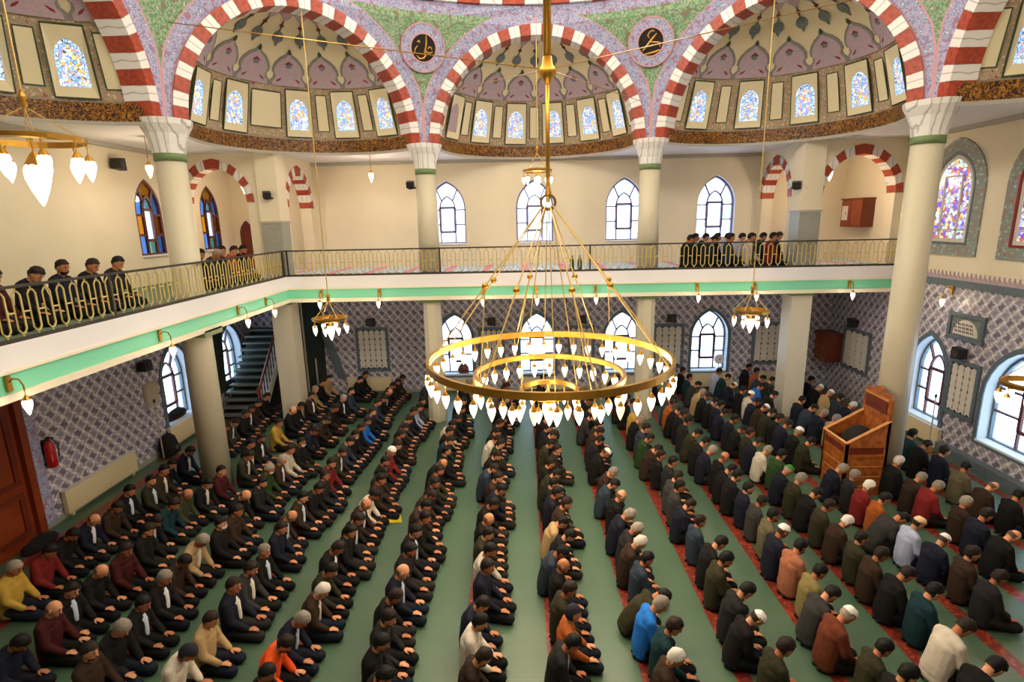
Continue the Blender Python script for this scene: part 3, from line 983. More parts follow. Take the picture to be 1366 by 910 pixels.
# ---------------------------------------------------------------- gallery railings
def baluster_mesh():
    mb = MB()
    a, b, c = 0.058, 0.27, 0.22
    mb.tube([(0, -a, -c), (0, -a, c), (0, -a * .45, b), (0, a * .45, b), (0, a, c), (0, a, -c), (0, a * .45, -b), (0, -a * .45, -b)], 0.013, 4, closed=True)
    mb.tube([(0, 0, b), (0, 0, 0.335)], 0.014, 4).tube([(0, 0, -b), (0, 0, -0.335)], 0.014, 4)
    mb.tube([(0, a, 0), (0, 0.17, 0)], 0.012, 4)
    return mb.mesh('baluster', 'rail_gold')
BAL = baluster_mesh()
def railing(label, p0, p1, posts):
    p0, p1 = V(p0), V(p1)
    d = p1 - p0
    Lg = d.length
    a = atan2(d.y, d.x) - pi / 2
    o = thing('gallery_railing', label, 'railing', p0, (0, 0, a))
    MB().box((0, Lg / 2, 0.70), (0.05, Lg, 0.035)).obj('top_rail', 'rail_dark', o)
    MB().box((0, Lg / 2, 0.025), (0.05, Lg, 0.05)).obj('bottom_rail', 'rail_dark', o)
    for q in posts:
        MB().box((0, q, 0.36), (0.04, 0.04, 0.72)).obj('post', 'rail_dark', o)
    n = int((Lg - 0.1) / 0.228)
    for i in range(n):
        link('baluster', BAL, o, (0, 0.15 + i * (Lg - 0.25) / n, 0.365))
    return o
RZ = 4.35
railing('gold and black iron railing along the side gallery, men sitting behind', (GXL + 0.02, 1.0, RZ), (GXL + 0.02, GYB - 0.05, RZ), (0.1, 3.1, 7.5, 11.0, 13.9))
railing('gold and black iron railing along the far gallery above the arched windows', (XR - 0.02, GYB - 0.02, RZ), (GXL + 0.05, GYB - 0.02, RZ), (0.1, 4.0, 8.4, 12.5, 16.7))

# ---------------------------------------------------------------- lamps
def point(name, loc, power, color=WARM, size=0.06, parent=None):
    l = bpy.data.lights.new(name, 'POINT')
    l.energy = power
    l.color = color
    l.shadow_soft_size = size
    o = bpy.data.objects.new(name, l)
    COL.objects.link(o)
    o.location = loc
    if parent:
        o.parent = parent
    return o
def lamp_meshes():
    fit = MB()
    fit.lathe([(0.004, 0), (0.012, -0.02), (0.004, -0.05), (0.004, -0.09), (0.02, -0.11), (0.045, -0.155), (0.048, -0.165)], 8)
    cup = MB()
    cup.lathe([(0.046, -0.16), (0.056, -0.19), (0.054, -0.23), (0.036, -0.29), (0.014, -0.345), (0.003, -0.365)], 10)
    return fit.mesh('lamp', 'brass'), cup.mesh('bulb', 'bulb', True), cup.mesh('bulb', 'bulb_warm', True)
LAMP, BULB, BULBW = lamp_meshes()
def lamp(parent, loc, i=0, sc_=1.0):
    l = link('lamp', LAMP, parent, loc)
    l.scale = (sc_,) * 3
    link('bulb', BULBW if i % 4 == 2 else BULB, l)
    return l
# the great chandelier, hung from the crown of the dome
hx, hy = 0.40, 8.04
HUB, ZA, ZB_, ZCR = 5.99, 3.69, 3.44, 3.19
RA, RB_, RC_ = 1.83, 1.14, 0.44
ch = thing('chandelier', 'huge three-ring brass chandelier with many lit glass cups over the carpet', 'chandelier', (hx, hy, 0))
MB().tube([(0, 0, 18.2), (0, 0, 7.85)], 0.055, 10).tube([(0, 0, 7.9), (0, 0, HUB)], 0.03, 8).obj('pole', 'brass', ch, smooth=True)
MB().lathe([(0.03, 7.55), (0.07, 7.62), (0.12, 7.68), (0.12, 7.74), (0.08, 7.8), (0.06, 7.9)], 16).obj('joint', 'brass', ch, smooth=True)
mb = MB()
n = 20
mb.add([(0.12 * cos(2 * pi * i / n) * (1 if j < 2 else .7), (-0.03, 0.03, 0.03, -0.03)[j], HUB + 0.12 * sin(2 * pi * i / n) * (1 if j < 2 else .7)) for i in range(n) for j in range(4)],
       [(i * 4 + j, ((i + 1) % n) * 4 + j, ((i + 1) % n) * 4 + (j + 1) % 4, i * 4 + (j + 1) % 4) for i in range(n) for j in range(4)])
mb.lathe([(0.03, HUB + .1), (0.05, HUB + .13), (0.03, HUB + .2)], 10)
mb.obj('hub', 'brass_dark', ch)
def ring_obj(rad, z, hgt):
    MB().lathe([(rad - .03, z - hgt / 2), (rad + .02, z - hgt / 2), (rad + .02, z + hgt / 2), (rad - .03, z + hgt / 2)], 72).obj('ring', 'brass', ch)
MBR = [(RA, ZA, 0.10, 42), (RB_, ZB_, 0.08, 27), (RC_, ZCR, 0.07, 10)]
for rad, z, hg, nl in MBR:
    mb = MB()
    nn = 72
    for r_, zz in ((rad - .03, z - hg / 2), (rad + .02, z - hg / 2), (rad + .02, z + hg / 2), (rad - .03, z + hg / 2)):
        mb.v += [(r_ * cos(2 * pi * i / nn), r_ * sin(2 * pi * i / nn), zz) for i in range(nn)]
    for q in range(4):
        for i in range(nn):
            mb.f.append((q * nn + i, q * nn + (i + 1) % nn, ((q + 1) % 4) * nn + (i + 1) % nn, ((q + 1) % 4) * nn + i))
            mb.m.append(0)
    mb.obj('ring', 'brass', ch)
    for i in range(nl):
        a = 2 * pi * (i + .5) / nl
        lamp(ch, (rad * cos(a), rad * sin(a), z - hg / 2 + .005), i, .92)
lamp(ch, (0, 0, ZCR + 0.1), 0, 1.9)
for i in range(8):
    a = 2 * pi * (i + .35) / 8
    q0 = V((0.08 * cos(a), 0.08 * sin(a), HUB - 0.05))
    q1 = V((RA * cos(a), RA * sin(a), ZA + .05))
    md = q0.lerp(q1, 0.50)
    MB().tube([q0, q1], 0.011, 5).obj('rod', 'rod', ch)
    MB().lathe([(0.01, -.05), (0.035, -.035), (0.05, 0), (0.035, .035), (0.01, .05)], 10, c=md).obj('ball', 'brass', ch, smooth=True)
    if i % 2 == 0:
        q2 = V((RB_ * cos(a + .2), RB_ * sin(a + .2), ZB_ + .04))
        MB().tube([md, q2], 0.008, 5).obj('rod', 'rod', ch)
for i in range(4):
    a = 2 * pi * (i + .1) / 4
    MB().tube([(0.05 * cos(a), 0.05 * sin(a), HUB - 0.08), (RC_ * cos(a), RC_ * sin(a), ZCR + .03)], 0.008, 5).obj('rod', 'rod', ch)
CHAND = 48
for i in range(8):
    a = 2 * pi * i / 8
    point('chandelier_light', (RA * cos(a), RA * sin(a), ZA - 0.42), CHAND, WARM, 0.12, ch)
for i in range(3):
    a = 2 * pi * i / 3
    point('chandelier_light', (.7 * cos(a), .7 * sin(a), ZB_ - 0.5), CHAND, WARM, 0.12, ch)
# steadying cables from the pole joint to the column heads
for lab, e in (('thin brass cable from the chandelier pole to the arch by the side gallery', (L1[0] + .45, L1[1] - .2, 9.4)), ('thin brass cable from the chandelier pole to the far column nearer the stair', (M1[0] + .3, M1[1] - .1, 9.0)),
               ('thin brass cable from the chandelier pole to the far column nearer the pulpit', (M2[0] - .3, M2[1] - .1, 8.7)), ('thin brass cable from the chandelier pole to the arch above the pulpit column', (R1[0] - .5, R1[1] - .2, 9.7))):
    cb = MB().tube([V((hx, hy, 7.74)), V(e)], 0.008, 5).obj('steadying_cable', 'brass_dark')
    tag(cb, lab, 'cable', 'cables of the great chandelier')
def small_chandelier(label, x, y, z, ztop, rad=0.38, nl=8, power=60):
    o = thing('hanging_lamp', label, 'chandelier', (x, y, 0), None, 'small ring chandeliers')
    MB().tube([(0, 0, ztop), (0, 0, z + .62)], 0.012, 6).obj('rod', 'rod', o)
    MB().lathe([(0.01, z + .40), (0.05, z + .46), (0.03, z + .52), (0.06, z + .56), (0.01, z + .66)], 10).obj('finial', 'brass', o, smooth=True)
    mb = MB()
    nn = 32
    for r_, zz in ((rad - .035, z - .045), (rad + .02, z - .03), (rad + .03, z + .03), (rad - .03, z + .045)):
        mb.v += [(r_ * cos(2 * pi * i / nn), r_ * sin(2 * pi * i / nn), zz) for i in range(nn)]
    for q in range(4):
        for i in range(nn):
            mb.f.append((q * nn + i, q * nn + (i + 1) % nn, ((q + 1) % 4) * nn + (i + 1) % nn, ((q + 1) % 4) * nn + i))
            mb.m.append(0)
    mb.obj('ring', 'brass', o)
    for i in range(4):
        a = 2 * pi * (i + .5) / 4
        MB().tube([(0.03 * cos(a), 0.03 * sin(a), z + .42), (rad * cos(a), rad * sin(a), z + .03)], 0.009, 5).obj('rod', 'rod', o)
    for i in range(nl):
        a = 2 * pi * i / nl
        lamp(o, (rad * cos(a), rad * sin(a), z - .03), 0, 0.9 * rad / .38)
    lamp(o, (0, 0, z + .10), 0, 1.7 * rad / .38)
    point('hanging_light', (0, 0, z - .45), power, WARM, 0.15, o)
    return o
small_chandelier('small brass ring chandelier high in front of the middle far arch', 0.48, 15.33, 7.04, 10.4, 0.37, 8, 45)
small_chandelier('small brass ring chandelier on a long rod before the stair corner', -4.74, 13.2, 3.47, 10.65, 0.40, 8, 60)
small_chandelier('small brass ring chandelier on a long rod before the window wall corner', 5.58, 13.2, 3.48, 10.65, 0.40, 8, 60)
small_chandelier('small brass ring chandelier high above the side gallery railing', -6.90, 8.04, 7.0, 10.65, 0.62, 9, 110)
small_chandelier('small brass ring chandelier hanging low beside the big pulpit-wall window', 7.77, 8.04, 3.15, 10.65, 0.40, 8, 50)
# lamps on brass brackets along the gallery edge
def bracket(label, loc, rz):
    o = thing('bracket_lamp', label, 'lamp', loc, (0, 0, rz), 'bracket lamps along the gallery edge')
    MB().box((0, -0.02, 0), (0.07, 0.04, 0.20)).obj('back_plate', 'brass', o)
    MB().tube([(0, -.03, .02), (0, -.09, .07), (0, -.17, .06), (0, -.21, -.02), (0, -.21, -.06)], 0.011, 6).obj('arm', 'brass_dark', o)
    l = link('lamp', LAMP, o, (0, -.21, -.05))
    link('bulb', BULB, l)
    point('bracket_light', (0, -.30, -.30), 5, WARM, 0.06, o)
BACKX = (-5.55, -3.93, -1.06, .42, 2.03, 4.80, 6.36, 8.94)
ORD = ['first', 'second', 'third', 'fourth', 'fifth', 'sixth', 'seventh', 'eighth', 'ninth', 'tenth', 'eleventh', 'twelfth', 'thirteenth', 'fourteenth', 'fifteenth', 'sixteenth', 'seventeenth', 'eighteenth', 'nineteenth', 'twentieth']
ORD += ['twenty-' + o_ for o_ in ORD[:9]] + ['thirtieth']
for i, x in enumerate(BACKX):
    bracket('small bracket lamp on the far gallery edge, %s from the stair corner' % ORD[i], (x, GYB - .04, 3.87), 0)
for i, y in enumerate((13.58, 12.19, 9.42, 6.47)):
    bracket('small bracket lamp on the side gallery edge, %s from the corner' % ORD[i], (GXL + .04, y, 3.87), pi / 2)
bracket('small round wall lamp on the tiled pulpit wall under the pink border', (XR - .03, 13.1, 3.92), -pi / 2)
for lab, x in (('green bottle standing behind the far railing, nearer the stair', 1.42), ('green bottle standing behind the far railing, nearer the pulpit', 1.64)):
    tag(MB().lathe([(.06, 0), (.065, .03), (.065, .28), (.03, .36), (.03, .42), (.035, .43)], 10).obj('bottle', 'leaf', None, (x, GYB + .35, ZG), True), lab, 'bottle', 'green bottles on the far gallery')
# pendant bulbs under the upper ceiling
for lab, x, y, z, p in (('pendant bulb before the side gallery arch beside the round column', -8.0, 12.2, 7.03, 40), ('pendant bulb hanging in the stair corner arch of the gallery', -7.86, 16.0, 6.87, 40),
                        ('pendant bulb before the plain far gallery wall', -4.3, 16.4, 7.13, 40), ('pendant bulb hanging in the arch by the wall box', 8.66, 16.0, 6.87, 55)):
    o = thing('pendant_bulb', lab, 'lamp', (x, y, 0), None, 'pendant bulbs of the gallery')
    MB().tube([(0, 0, ZC), (0, 0, z + .2)], 0.008, 5).obj('cord', 'brass_dark', o)
    l = link('lamp', LAMP, o, (0, 0, z + .25))
    l.scale = (1.3,) * 3
    link('bulb', BULB, l)
    point('pendant_light', (0, 0, z - .30), p, WARM, 0.08, o)

# ---------------------------------------------------------------- preacher's wooden pulpit by the column
k = thing('pulpit', 'carved wooden pulpit chair with tall backrest beside the round column', 'pulpit', (7.0, 10.92, 0))
def kpanel(name, fn, u0, u1, v0, v1, th=.05):
    """framed panel in a plane: rails, stiles and a recessed carved field"""
    o = MB().plate(fn, rect(u0, v0, u1, v1), [rect(u0 + .07, v0 + .08, u1 - .07, v1 - .30), rect(u0 + .07, v1 - .24, u1 - .07, v1 - .08)], 0, th).obj(name, 'wood', k)
    MB().plate(fn, rect(u0 + .07, v0 + .08, u1 - .07, v1 - .30), (), .02, th - .005).obj('field', 'wood', o)
    MB().plate(fn, rect(u0 + .07, v1 - .24, u1 - .07, v1 - .08), (), .025, th - .005).obj('field', 'wood_dark', o)
    for i in range(3):
        MB().plate(fn, rect(u0 + .07, v0 + .2 + i * .22, u1 - .07, v0 + .215 + i * .22), (), .01, .03).obj('moulding', 'wood_light', o)
    return o
HX, HY = .42, .43
kpanel('front_panel', lambda u, v, d: (-HX + d, u, v), -HY, HY, 0, 1.15)
kpanel('side_panel', lambda u, v, d: (u, -HY + d, v), -HX, HX, 0, 1.15)
kpanel('side_panel', lambda u, v, d: (u, HY - d, v), -HX, HX, 0, 1.15)
for s in (-1, 1):
    MB().plate(lambda u, v, d: (u, s * (HY - d), v), [(-HX, 1.15), (HX, 1.15), (HX, 1.62)], (), 0, .05).obj('side_wing', 'wood', k)
    MB().tube([(-HX, s * (HY - .02), 1.17), (HX, s * (HY - .02), 1.64)], .035, 4).obj('arm_rail', 'wood_light', k)
MB().tube([(-HX, -HY, 1.17), (-HX, HY, 1.17)], .03, 4).obj('front_rail', 'wood_light', k)
top = [(-HY, 1.15), (HY, 1.15), (HY, 2.08), (HY * .9, 2.1), (HY * .75, 2.17), (HY * .45, 2.15), (HY * .25, 2.22), (0, 2.26), (-HY * .25, 2.22), (-HY * .45, 2.15), (-HY * .75, 2.17), (-HY * .9, 2.1), (-HY, 2.08)]
bk = MB().plate(lambda u, v, d: (HX - d, u, v), top, (), 0, .06).obj('backrest', 'wood', k)
MB().plate(lambda u, v, d: (HX - .06 - d, u, v), rect(-HY + .09, 1.75, HY - .09, 2.0), (), 0, .02).obj('field', 'wood_dark', bk)
MB().plate(lambda u, v, d: (HX - .06 - d, u, v), rect(-HY + .06, 2.03, HY - .06, 2.07), (), 0, .03).obj('moulding', 'wood_light', bk)
MB().box((HX - .025, 0, .575), (.05, 2 * HY, 1.15)).obj('back_panel', 'wood', k)
MB().box((0, 0, .62), (2 * HX - .1, 2 * HY - .1, .06)).obj('seat_board', 'wood_dark', k)
cu = MB()  # plain black mass that fills the pulpit seat
cu.lathe([(.02, .655), (.31, .655), (.34, .8), (.33, 1.05), (.27, 1.24), (.16, 1.34), (.05, 1.38), (.01, 1.385)], 16)
o = cu.obj('seat_mass', 'black_cloth', None, (7.08, 10.92, 0), True)
tag(o, 'black rounded mass filling the seat of the wooden pulpit', 'robe')

# ---------------------------------------------------------------- objects on and along the walls
def radiator(label, fn, u0, u1, z0, z1):
    o = thing('radiator', label, 'radiator', fn(u0, 0, 0), None, 'ivory radiators along the walls')
    b = V(fn(u0, 0, 0))
    g = lambda u, v, d: V(fn(u, v, -d)) - b
    MB().plate(g, rect(u0, z0, u1, z1), (), .03, .12).obj('panel', 'radiator', o)
    MB().plate(g, rect(u0 - .01, z1, u1 + .01, z1 + .02), (), .01, .13).obj('top_grille', 'lattice', o)
    n = int((u1 - u0) / .5) + 1
    MB().plate(g, rect(u0 + .1, 0, u0 + .16, z0), (), .04, .10).plate(g, rect(u1 - .16, 0, u1 - .1, z0), (), .04, .10).obj('feet', 'radiator', o)
radiator('long ivory radiator on the side wall beside the fire extinguisher', PL['left'], 9.95, 12.0, .08, .56)
radiator('ivory radiator under the side wall window behind the round column', PL['left'], 13.35, 14.85, .08, .56)
radiator('ivory radiator on the far wall under the lattice nearest the stair', PL['back'], -6.05, -4.55, .08, .55)
radiator('ivory radiator under the far window nearest the stair', PL['back'], -2.9, -1.6, .06, .46)
radiator('ivory radiator under the middle far window', PL['back'], -.1, 1.4, .06, .46)
radiator('ivory radiator under the far window second from the pulpit wall', PL['back'], 2.7, 4.1, .06, .46)
radiator('ivory radiator under the far window nearest the pulpit wall', PL['back'], 5.55, 7.15, .06, .50)
radiator('ivory radiator in the far corner behind the square pillar', PL['back'], 8.0, 9.3, .06, .52)
radiator('white radiator under the pulpit wall window behind the column', PL['right'], 12.75, 14.2, .08, .5)
def lattice(label, fn, u0, u1, z0, z1, n):
    o = thing('lattice_panel', label, 'wall panel', fn((u0 + u1) / 2, z0, 0), None, 'carved lattice panels in blue-grey frames')
    b = V(fn((u0 + u1) / 2, z0, 0))
    uc = (u0 + u1) / 2
    g = lambda u, v, d: V(fn(uc + u, z0 + v, -d)) - b
    w_, h = (u1 - u0) / 2, z1 - z0
    MB().plate(g, rect(-w_, 0, w_, h), [rect(-w_ + .09, .09, w_ - .09, h - .09)], 0, .05).obj('frame', 'frame_grey', o)
    MB().plate(g, rect(-w_ + .09, .09, w_ - .09, h - .09), (), 0, .008).obj('recess', 'slot', o)
    pw = (2 * w_ - .18) / n
    for i in range(n):
        a = -w_ + .09 + pw * i
        out_l, out_r = [], []
        nz = 7
        for j in range(nz):
            zz = .2 + j * (h - .42) / (nz - 1)
            ww = .035 if j % 2 else .022
            out_r += [(a + pw - .006, zz - .05), (a + pw - ww, zz), (a + pw - .006, zz + .04)]
            out_l += [(a + .006, zz - .05), (a + ww, zz), (a + .006, zz + .04)]
        cx = a + pw / 2
        poly = [(a + .02, .10), (cx, .16), (a + pw - .02, .10)] + out_r + [(a + pw - .02, h - .14), (cx, h - .095), (a + .02, h - .14)] + out_l[::-1]
        MB().plate(g, poly, (), .008, .03).obj('slat', 'lattice', o)
lattice('carved lattice panel on the far wall beside the stair', PL['back'], -5.68, -4.56, .76, 2.30, 5)
lattice('carved lattice panel between the far windows, nearer the stair', PL['back'], -1.50, -.60, .76, 2.24, 4)
lattice('carved lattice panel between the far windows, nearer the pulpit', PL['back'], 1.55, 2.45, .72, 2.26, 4)
lattice('carved lattice panel on the far wall right beside the far column', PL['back'], 4.42, 5.46, .72, 2.26, 4)
lattice('carved lattice panel on the far wall beside the square pillar', PL['back'], 7.75, 8.82, .80, 2.26, 4)
lattice('carved lattice panel on the pulpit wall beside the wooden box', PL['right'], 15.85, 17.2, .95, 2.28, 4)
lattice('carved lattice panel on the pulpit wall between two bright windows', PL['right'], 11.95, 12.85, .98, 2.34, 4)
def speaker(label, fn, u, z, s=.14):
    o = thing('loudspeaker', label, 'loudspeaker', fn(u, z, 0), None, 'small black loudspeakers')
    b = V(fn(u, z, 0))
    g = lambda a, v, d: V(fn(u + a, z + v, -d)) - b
    MB().plate(g, [(-s, -s * .8), (s, -s), (s * .9, s), (-s * .9, s * .85)], (), .08, .26).obj('cabinet', 'black', o)
    MB().plate(g, rect(-.03, -.04, .03, .04), (), 0, .09).obj('mount', 'black', o)
    MB().plate(g, [(.085 * cos(i * pi / 6), .085 * sin(i * pi / 6)) for i in range(12)], (), .26, .275).obj('cone', 'slot', o)
for lab, fn, u, z in (('small black loudspeaker above the lattice beside the stair', PL['back'], -5.08, 2.50), ('small black loudspeaker above the lattice nearer the stair window', PL['back'], -1.02, 2.46),
                      ('small black loudspeaker above the lattice nearer the pulpit window', PL['back'], 2.0, 2.48), ('small black loudspeaker above the lattice by the far column', PL['back'], 4.98, 2.46),
                      ('small black loudspeaker above the lattice beside the wooden box', PL['right'], 16.6, 2.46), ('small black loudspeaker above the lattice between bright windows', PL['right'], 12.45, 2.52),
                      ('small black loudspeaker on the side wall beside the arched window', PL['left'], 12.75, 2.45), ('small black loudspeaker high on the side gallery wall', PL['left'], 13.0, 7.2)):
    speaker(lab, fn, u, z)
for lab, p, rz in (('small black loudspeaker on the far column by the gallery', (M1[0] - .42, M1[1] - .05, 6.75), 0), ('small black loudspeaker on the stair corner pillar', (PXL + .02, PY - .40, 6.55), .5), ('small black loudspeaker on the pillar by the wall box', (PXR - .40, PY - .2, 6.52), -.5)):
    o = thing('loudspeaker', lab, 'loudspeaker', p, (0.3, 0, rz), 'small black loudspeakers')
    MB().box((0, 0, 0), (.20, .18, .16)).obj('cabinet', 'black', o)
    MB().lathe([(.07, -.10), (.075, -.115)], 12).obj('cone', 'slot', o)
    MB().box((.13 if p[0] < PXR - .41 or rz == 0 else .16, .04, -.1), (.2, .04, .04)).box((0, .13, 0), (.05, .12, .05)).obj('mount', 'black', o)
def wall_box(label, fn, u0, u1, z0, z1, d, note):
    o = thing('wall_cabinet', label, 'cabinet', fn(u0, z0, 0), None)
    b = V(fn(u0, z0, 0))
    g = lambda u, v, q: V(fn(u, v, -q)) - b
    MB().plate(g, rect(u0, z0, u1, z1), (), 0, d).obj('body', 'wood_dark', o)
    um = (u0 + u1) / 2
    for a, c in ((u0 + .02, um - .01), (um + .01, u1 - .02)):
        dd = MB().plate(g, rect(a, z0 + .03, c, z1 - .03), (), d, d + .02).obj('door', 'wood_red', o)
        MB().plate(g, rect((a + c) / 2 - .015, (z0 + z1) / 2 - .03, (a + c) / 2 + .015, (z0 + z1) / 2 + .03), (), d + .02, d + .04).obj('knob', 'brass', dd)
    MB().plate(g, rect(u0 - .03, z1, u1 + .03, z1 + .04), (), 0, d + .04).obj('cornice', 'wood_dark', o)
    if note:
        MB().plate(g, rect(u1 - .36, z0 + .2, u1 - .06, z0 + .62), (), d + .02, d + .024).obj('notice', 'label', o)
wall_box('brown wooden box with white notice on the upper pulpit wall', PL['right'], 16.45, 17.5, 5.35, 6.15, .35, True)
wall_box('brown wooden box on the lower pulpit wall beside the lattice', PL['right'], 17.25, 17.95, 1.05, 1.95, .5, False)
# calligraphy plaque
o = thing('calligraphy_plaque', 'blue-framed plaque with a half-round script above a lattice panel', 'plaque', (XR, 12.55, 2.8))
g = lambda u, v, d: (-d, u, v)
MB().plate(g, rect(-.52, 0, .52, .62), [rect(-.44, .08, .44, .54)], 0, .06).obj('frame', 'frame_grey', o)
MB().plate(g, rect(-.44, .08, .44, .54), (), 0, .02).obj('ground', 'slate', o)
half = [(.36 * cos(pi * i / 14), .12 + .36 * sin(pi * i / 14)) for i in range(15)]
MB().plate(g, half, (), .02, .035).obj('lunette', 'lattice', o)
mb = MB()
random.seed(3)
for j in range(3):
    for i in range(5):
        a = -.24 + i * .115 + j * .02
        b = .17 + j * .085
        if a * a + (b - .12) ** 2 < .1:
            mb.tube([g(a, b, .04), g(a + .03, b + .05, .04), g(a + .06, b + .01, .04), g(a + .08, b + .06, .04)], .008, 4)
mb.obj('script', 'slot', o)
# fire extinguisher
o = thing('fire_extinguisher', 'red fire extinguisher on the tiled side wall beside the wooden door', 'extinguisher', (XL + .12, 9.82, 1.2))
MB().lathe([(.02, .02), (.085, 0), (.09, .05), (.09, .42), (.06, .5), (.03, .54)], 14).obj('cylinder', 'red', o, smooth=True)
MB().lathe([(.03, .54), (.035, .6), (.01, .62)], 8).box((.04, 0, .6), (.16, .03, .02)).obj('valve', 'black', o)
MB().tube([(.05, .03, .57), (.11, .08, .45), (.1, .07, .2)], .014, 6).obj('hose', 'black', o)
MB().plate(lambda u, v, d: (.088 * cos(u) + d * cos(u), .088 * sin(u) + d * sin(u), v), rect(-.7, .12, .7, .26), (), 0, .006).obj('instructions', 'label', o)
MB().box((-.10, 0, .4), (.04, .08, .3)).obj('bracket', 'black', o)
o = struct('trim_9', MB().box((XL + .012, 9.62, 1.85), (.024, .26, 3.6)), 'blue_band')
# microphone stands
def mic(label, x, y, hgt, lean):
    o = thing('microphone_stand', label, 'microphone stand', (x, y, 0), None)
    MB().lathe([(.16, 0), (.16, .02), (.03, .04)], 14).obj('base', 'brass_dark', o)
    MB().tube([(0, 0, .03), (lean, .02, hgt)], .014, 6).obj('pole', 'grey_panel', o)
    MB().lathe([(.015, -.06), (.03, 0), (.02, .04)], 8, c=(lean, .02, hgt + .05)).obj('microphone', 'black', o)
mic('thin microphone stand against the side wall between the radiators', -9.15, 12.75, 1.5, -.02)
mic('thin microphone stand on the pulpit wall below the lattice', 9.98, 12.72, 1.35, 0)
# backpack hanging on the side wall
o = thing('backpack', 'black backpack by the side wall between the two radiators', 'bag', (-9.15, 13.0, 0))
MB().lathe([(.12, .02), (.2, .06), (.22, .3), (.17, .5), (.08, .58)], 12).obj('body', 'black_cloth', o, smooth=True)
MB().lathe([(.05, 0), (.11, .03), (.11, .18), (.05, .22)], 10, c=(.17, 0, .08)).obj('pocket', 'black', o, smooth=True)
MB().tube([(.0, -.06, .55), (.0, 0, .66), (.0, .06, .55)], .015, 6).obj('strap', 'black', o)
# grey board by the side window
o = MB().box((0, 0, .3), (.03, .5, .62)).box((.02, 0, .3), (.02, .42, .54)).obj('notice_board', 'grey_panel', None, (XL + .02, 13.0, 1.35))
tag(o, 'plain grey-beige board beside the side wall window', 'board')
# clothes and bags on the window sills
def bundle(label, x, y, z, sx, sy, sz, m_='black_cloth', cat='clothing'):
    random.seed(int(x * 10 + y))
    mb = MB()
    n, vs = 12, []
    for j, (rr, zz) in enumerate(((.8, 0), (1, .25), (.85, .6), (.5, .9), (.1, 1.0))):
        for i in range(n):
            a = 2 * pi * i / n
            q = rr * (1 + random.uniform(-.14, .14))
            vs.append((q * cos(a) * sx, q * sin(a) * sy, (zz + random.uniform(-.06, .06) * (j > 0)) * sz))
    fs = [(j * n + i, j * n + (i + 1) % n, (j + 1) * n + (i + 1) % n, (j + 1) * n + i) for j in range(4) for i in range(n)]
    fs += [tuple(reversed(range(n))), tuple(4 * n + i for i in range(n))]
    mb.add(vs, fs)
    o = mb.obj('folded_coat' if cat == 'clothing' else 'bag', m_, None, (x, y, z), True)
    tag(o, label, cat)
bundle('dark coats heaped on the sill of the nearer side window', XL - .14, 14.05, .64, .14, .42, .26)
bundle('dark coats heaped on the sill of the curtained side window', XL - .14, 16.9, .64, .14, .40, .24)
bundle('brown bag on the sill of the far window nearest the stair', -2.05, YB + .14, .62, .2, .12, .34, 'wood_dark', 'bag')
# electric fan on the far window sill
o = thing('table_fan', 'white table fan on the sill of the far window by the pulpit wall', 'fan', (6.72, YB + .12, .616))
MB().lathe([(.1, 0), (.1, .03), (.02, .05), (.02, .2)], 12).obj('base', 'white', o)
MB().plate(lambda u, v, d: (u, -.08 + d, .36 + v), [(.17 * cos(i * pi / 10), .17 * sin(i * pi / 10)) for i in range(20)], (), 0, .09).obj('guard', 'white', o)
MB().plate(lambda u, v, d: (u, -.10 + d, .36 + v), [(.04 * cos(i * pi / 6), .04 * sin(i * pi / 6)) for i in range(12)], (), 0, .02).obj('hub', 'grey_panel', o)
# dark green curtain beside the second side window
o = thing('curtain', 'dark green velvet curtain tied beside the side window behind the column', 'curtain', (XL + .15, 16.0, 0))
mb = MB()
nu = 30
prof = [(3.55, .62), (2.6, .55), (1.9, .40), (1.5, .24), (1.2, .22), (.75, .30)]
mb.grid(lambda u, v: (.06 * sin(u * 1.5) + .02, (u / (nu - 1) - .75) * 2 * prof[v][1], prof[v][0]), list(range(nu)), list(range(len(prof))))
mb.obj('drape', 'dark_green', o, smooth=True)
MB().box((0, -.1, 3.58), (.06, 1.3, .06)).obj('rail', 'brass_dark', o)
# stair in the far corner
st = thing('staircase', 'grey-green stair with white balustrade rising in the far corner', 'staircase', (-9.3, 15.6, 0))
N = 13
for i in range(N):
    MB().box((.68, .11 + i * .185, .10 + i * .185), (1.28, .24, .05)).obj('tread', 'stair', st)
    MB().box((.68, .22 + i * .185, (.1 + i * .185) / 2 + .03), (1.26, .03, .12 + i * .185)).obj('gap_shade', 'gap_shade', st)  # dark sheet in place of the shade in the open gaps between treads
MB().plate(lambda u, v, d: (1.32 + d, u, v), [(0, 0), (.1, .22), (N * .185 + .05, N * .185 + .15), (N * .185 + .05, N * .185 - .12), (.2, 0)], (), 0, .05).obj('stringer', 'lip', st)
for i in range(N):
    MB().box((1.345, .1 + i * .185, .55 + i * .185), (.035, .035, .78)).obj('baluster', 'white', st)
MB().tube([(1.345, 0, .90), (1.345, N * .185, .90 + N * .185)], .04, 6).obj('handrail', 'wood_red', st)
MB().box((1.345, 0, .5), (.08, .08, 1.0)).obj('newel', 'wood_red', st)
# dark closet under the upper flight and its raking beam
o = thing('stair_closet', 'dark panelled closet beside the stair with slanting beam', 'closet', (-7.15, 17.75, 0))
MB().box((0, .12, 1.8), (.75, .4, 3.6)).obj('body', 'dark_green', o)
MB().box((-.12, -.1, 1.8), (.05, .04, 3.5)).obj('post', 'grey_panel', o)
MB().box((.2, -.1, .7), (.04, .04, 1.3)).obj('post', 'grey_panel', o)
MB().plate(lambda u, v, d: (u, .2 + d, v), [(.38, 2.9), (.38, 2.0), (.8, .58), (1.05, .58)], (), 0, .1).obj('raking_beam', 'frame_grey', o)
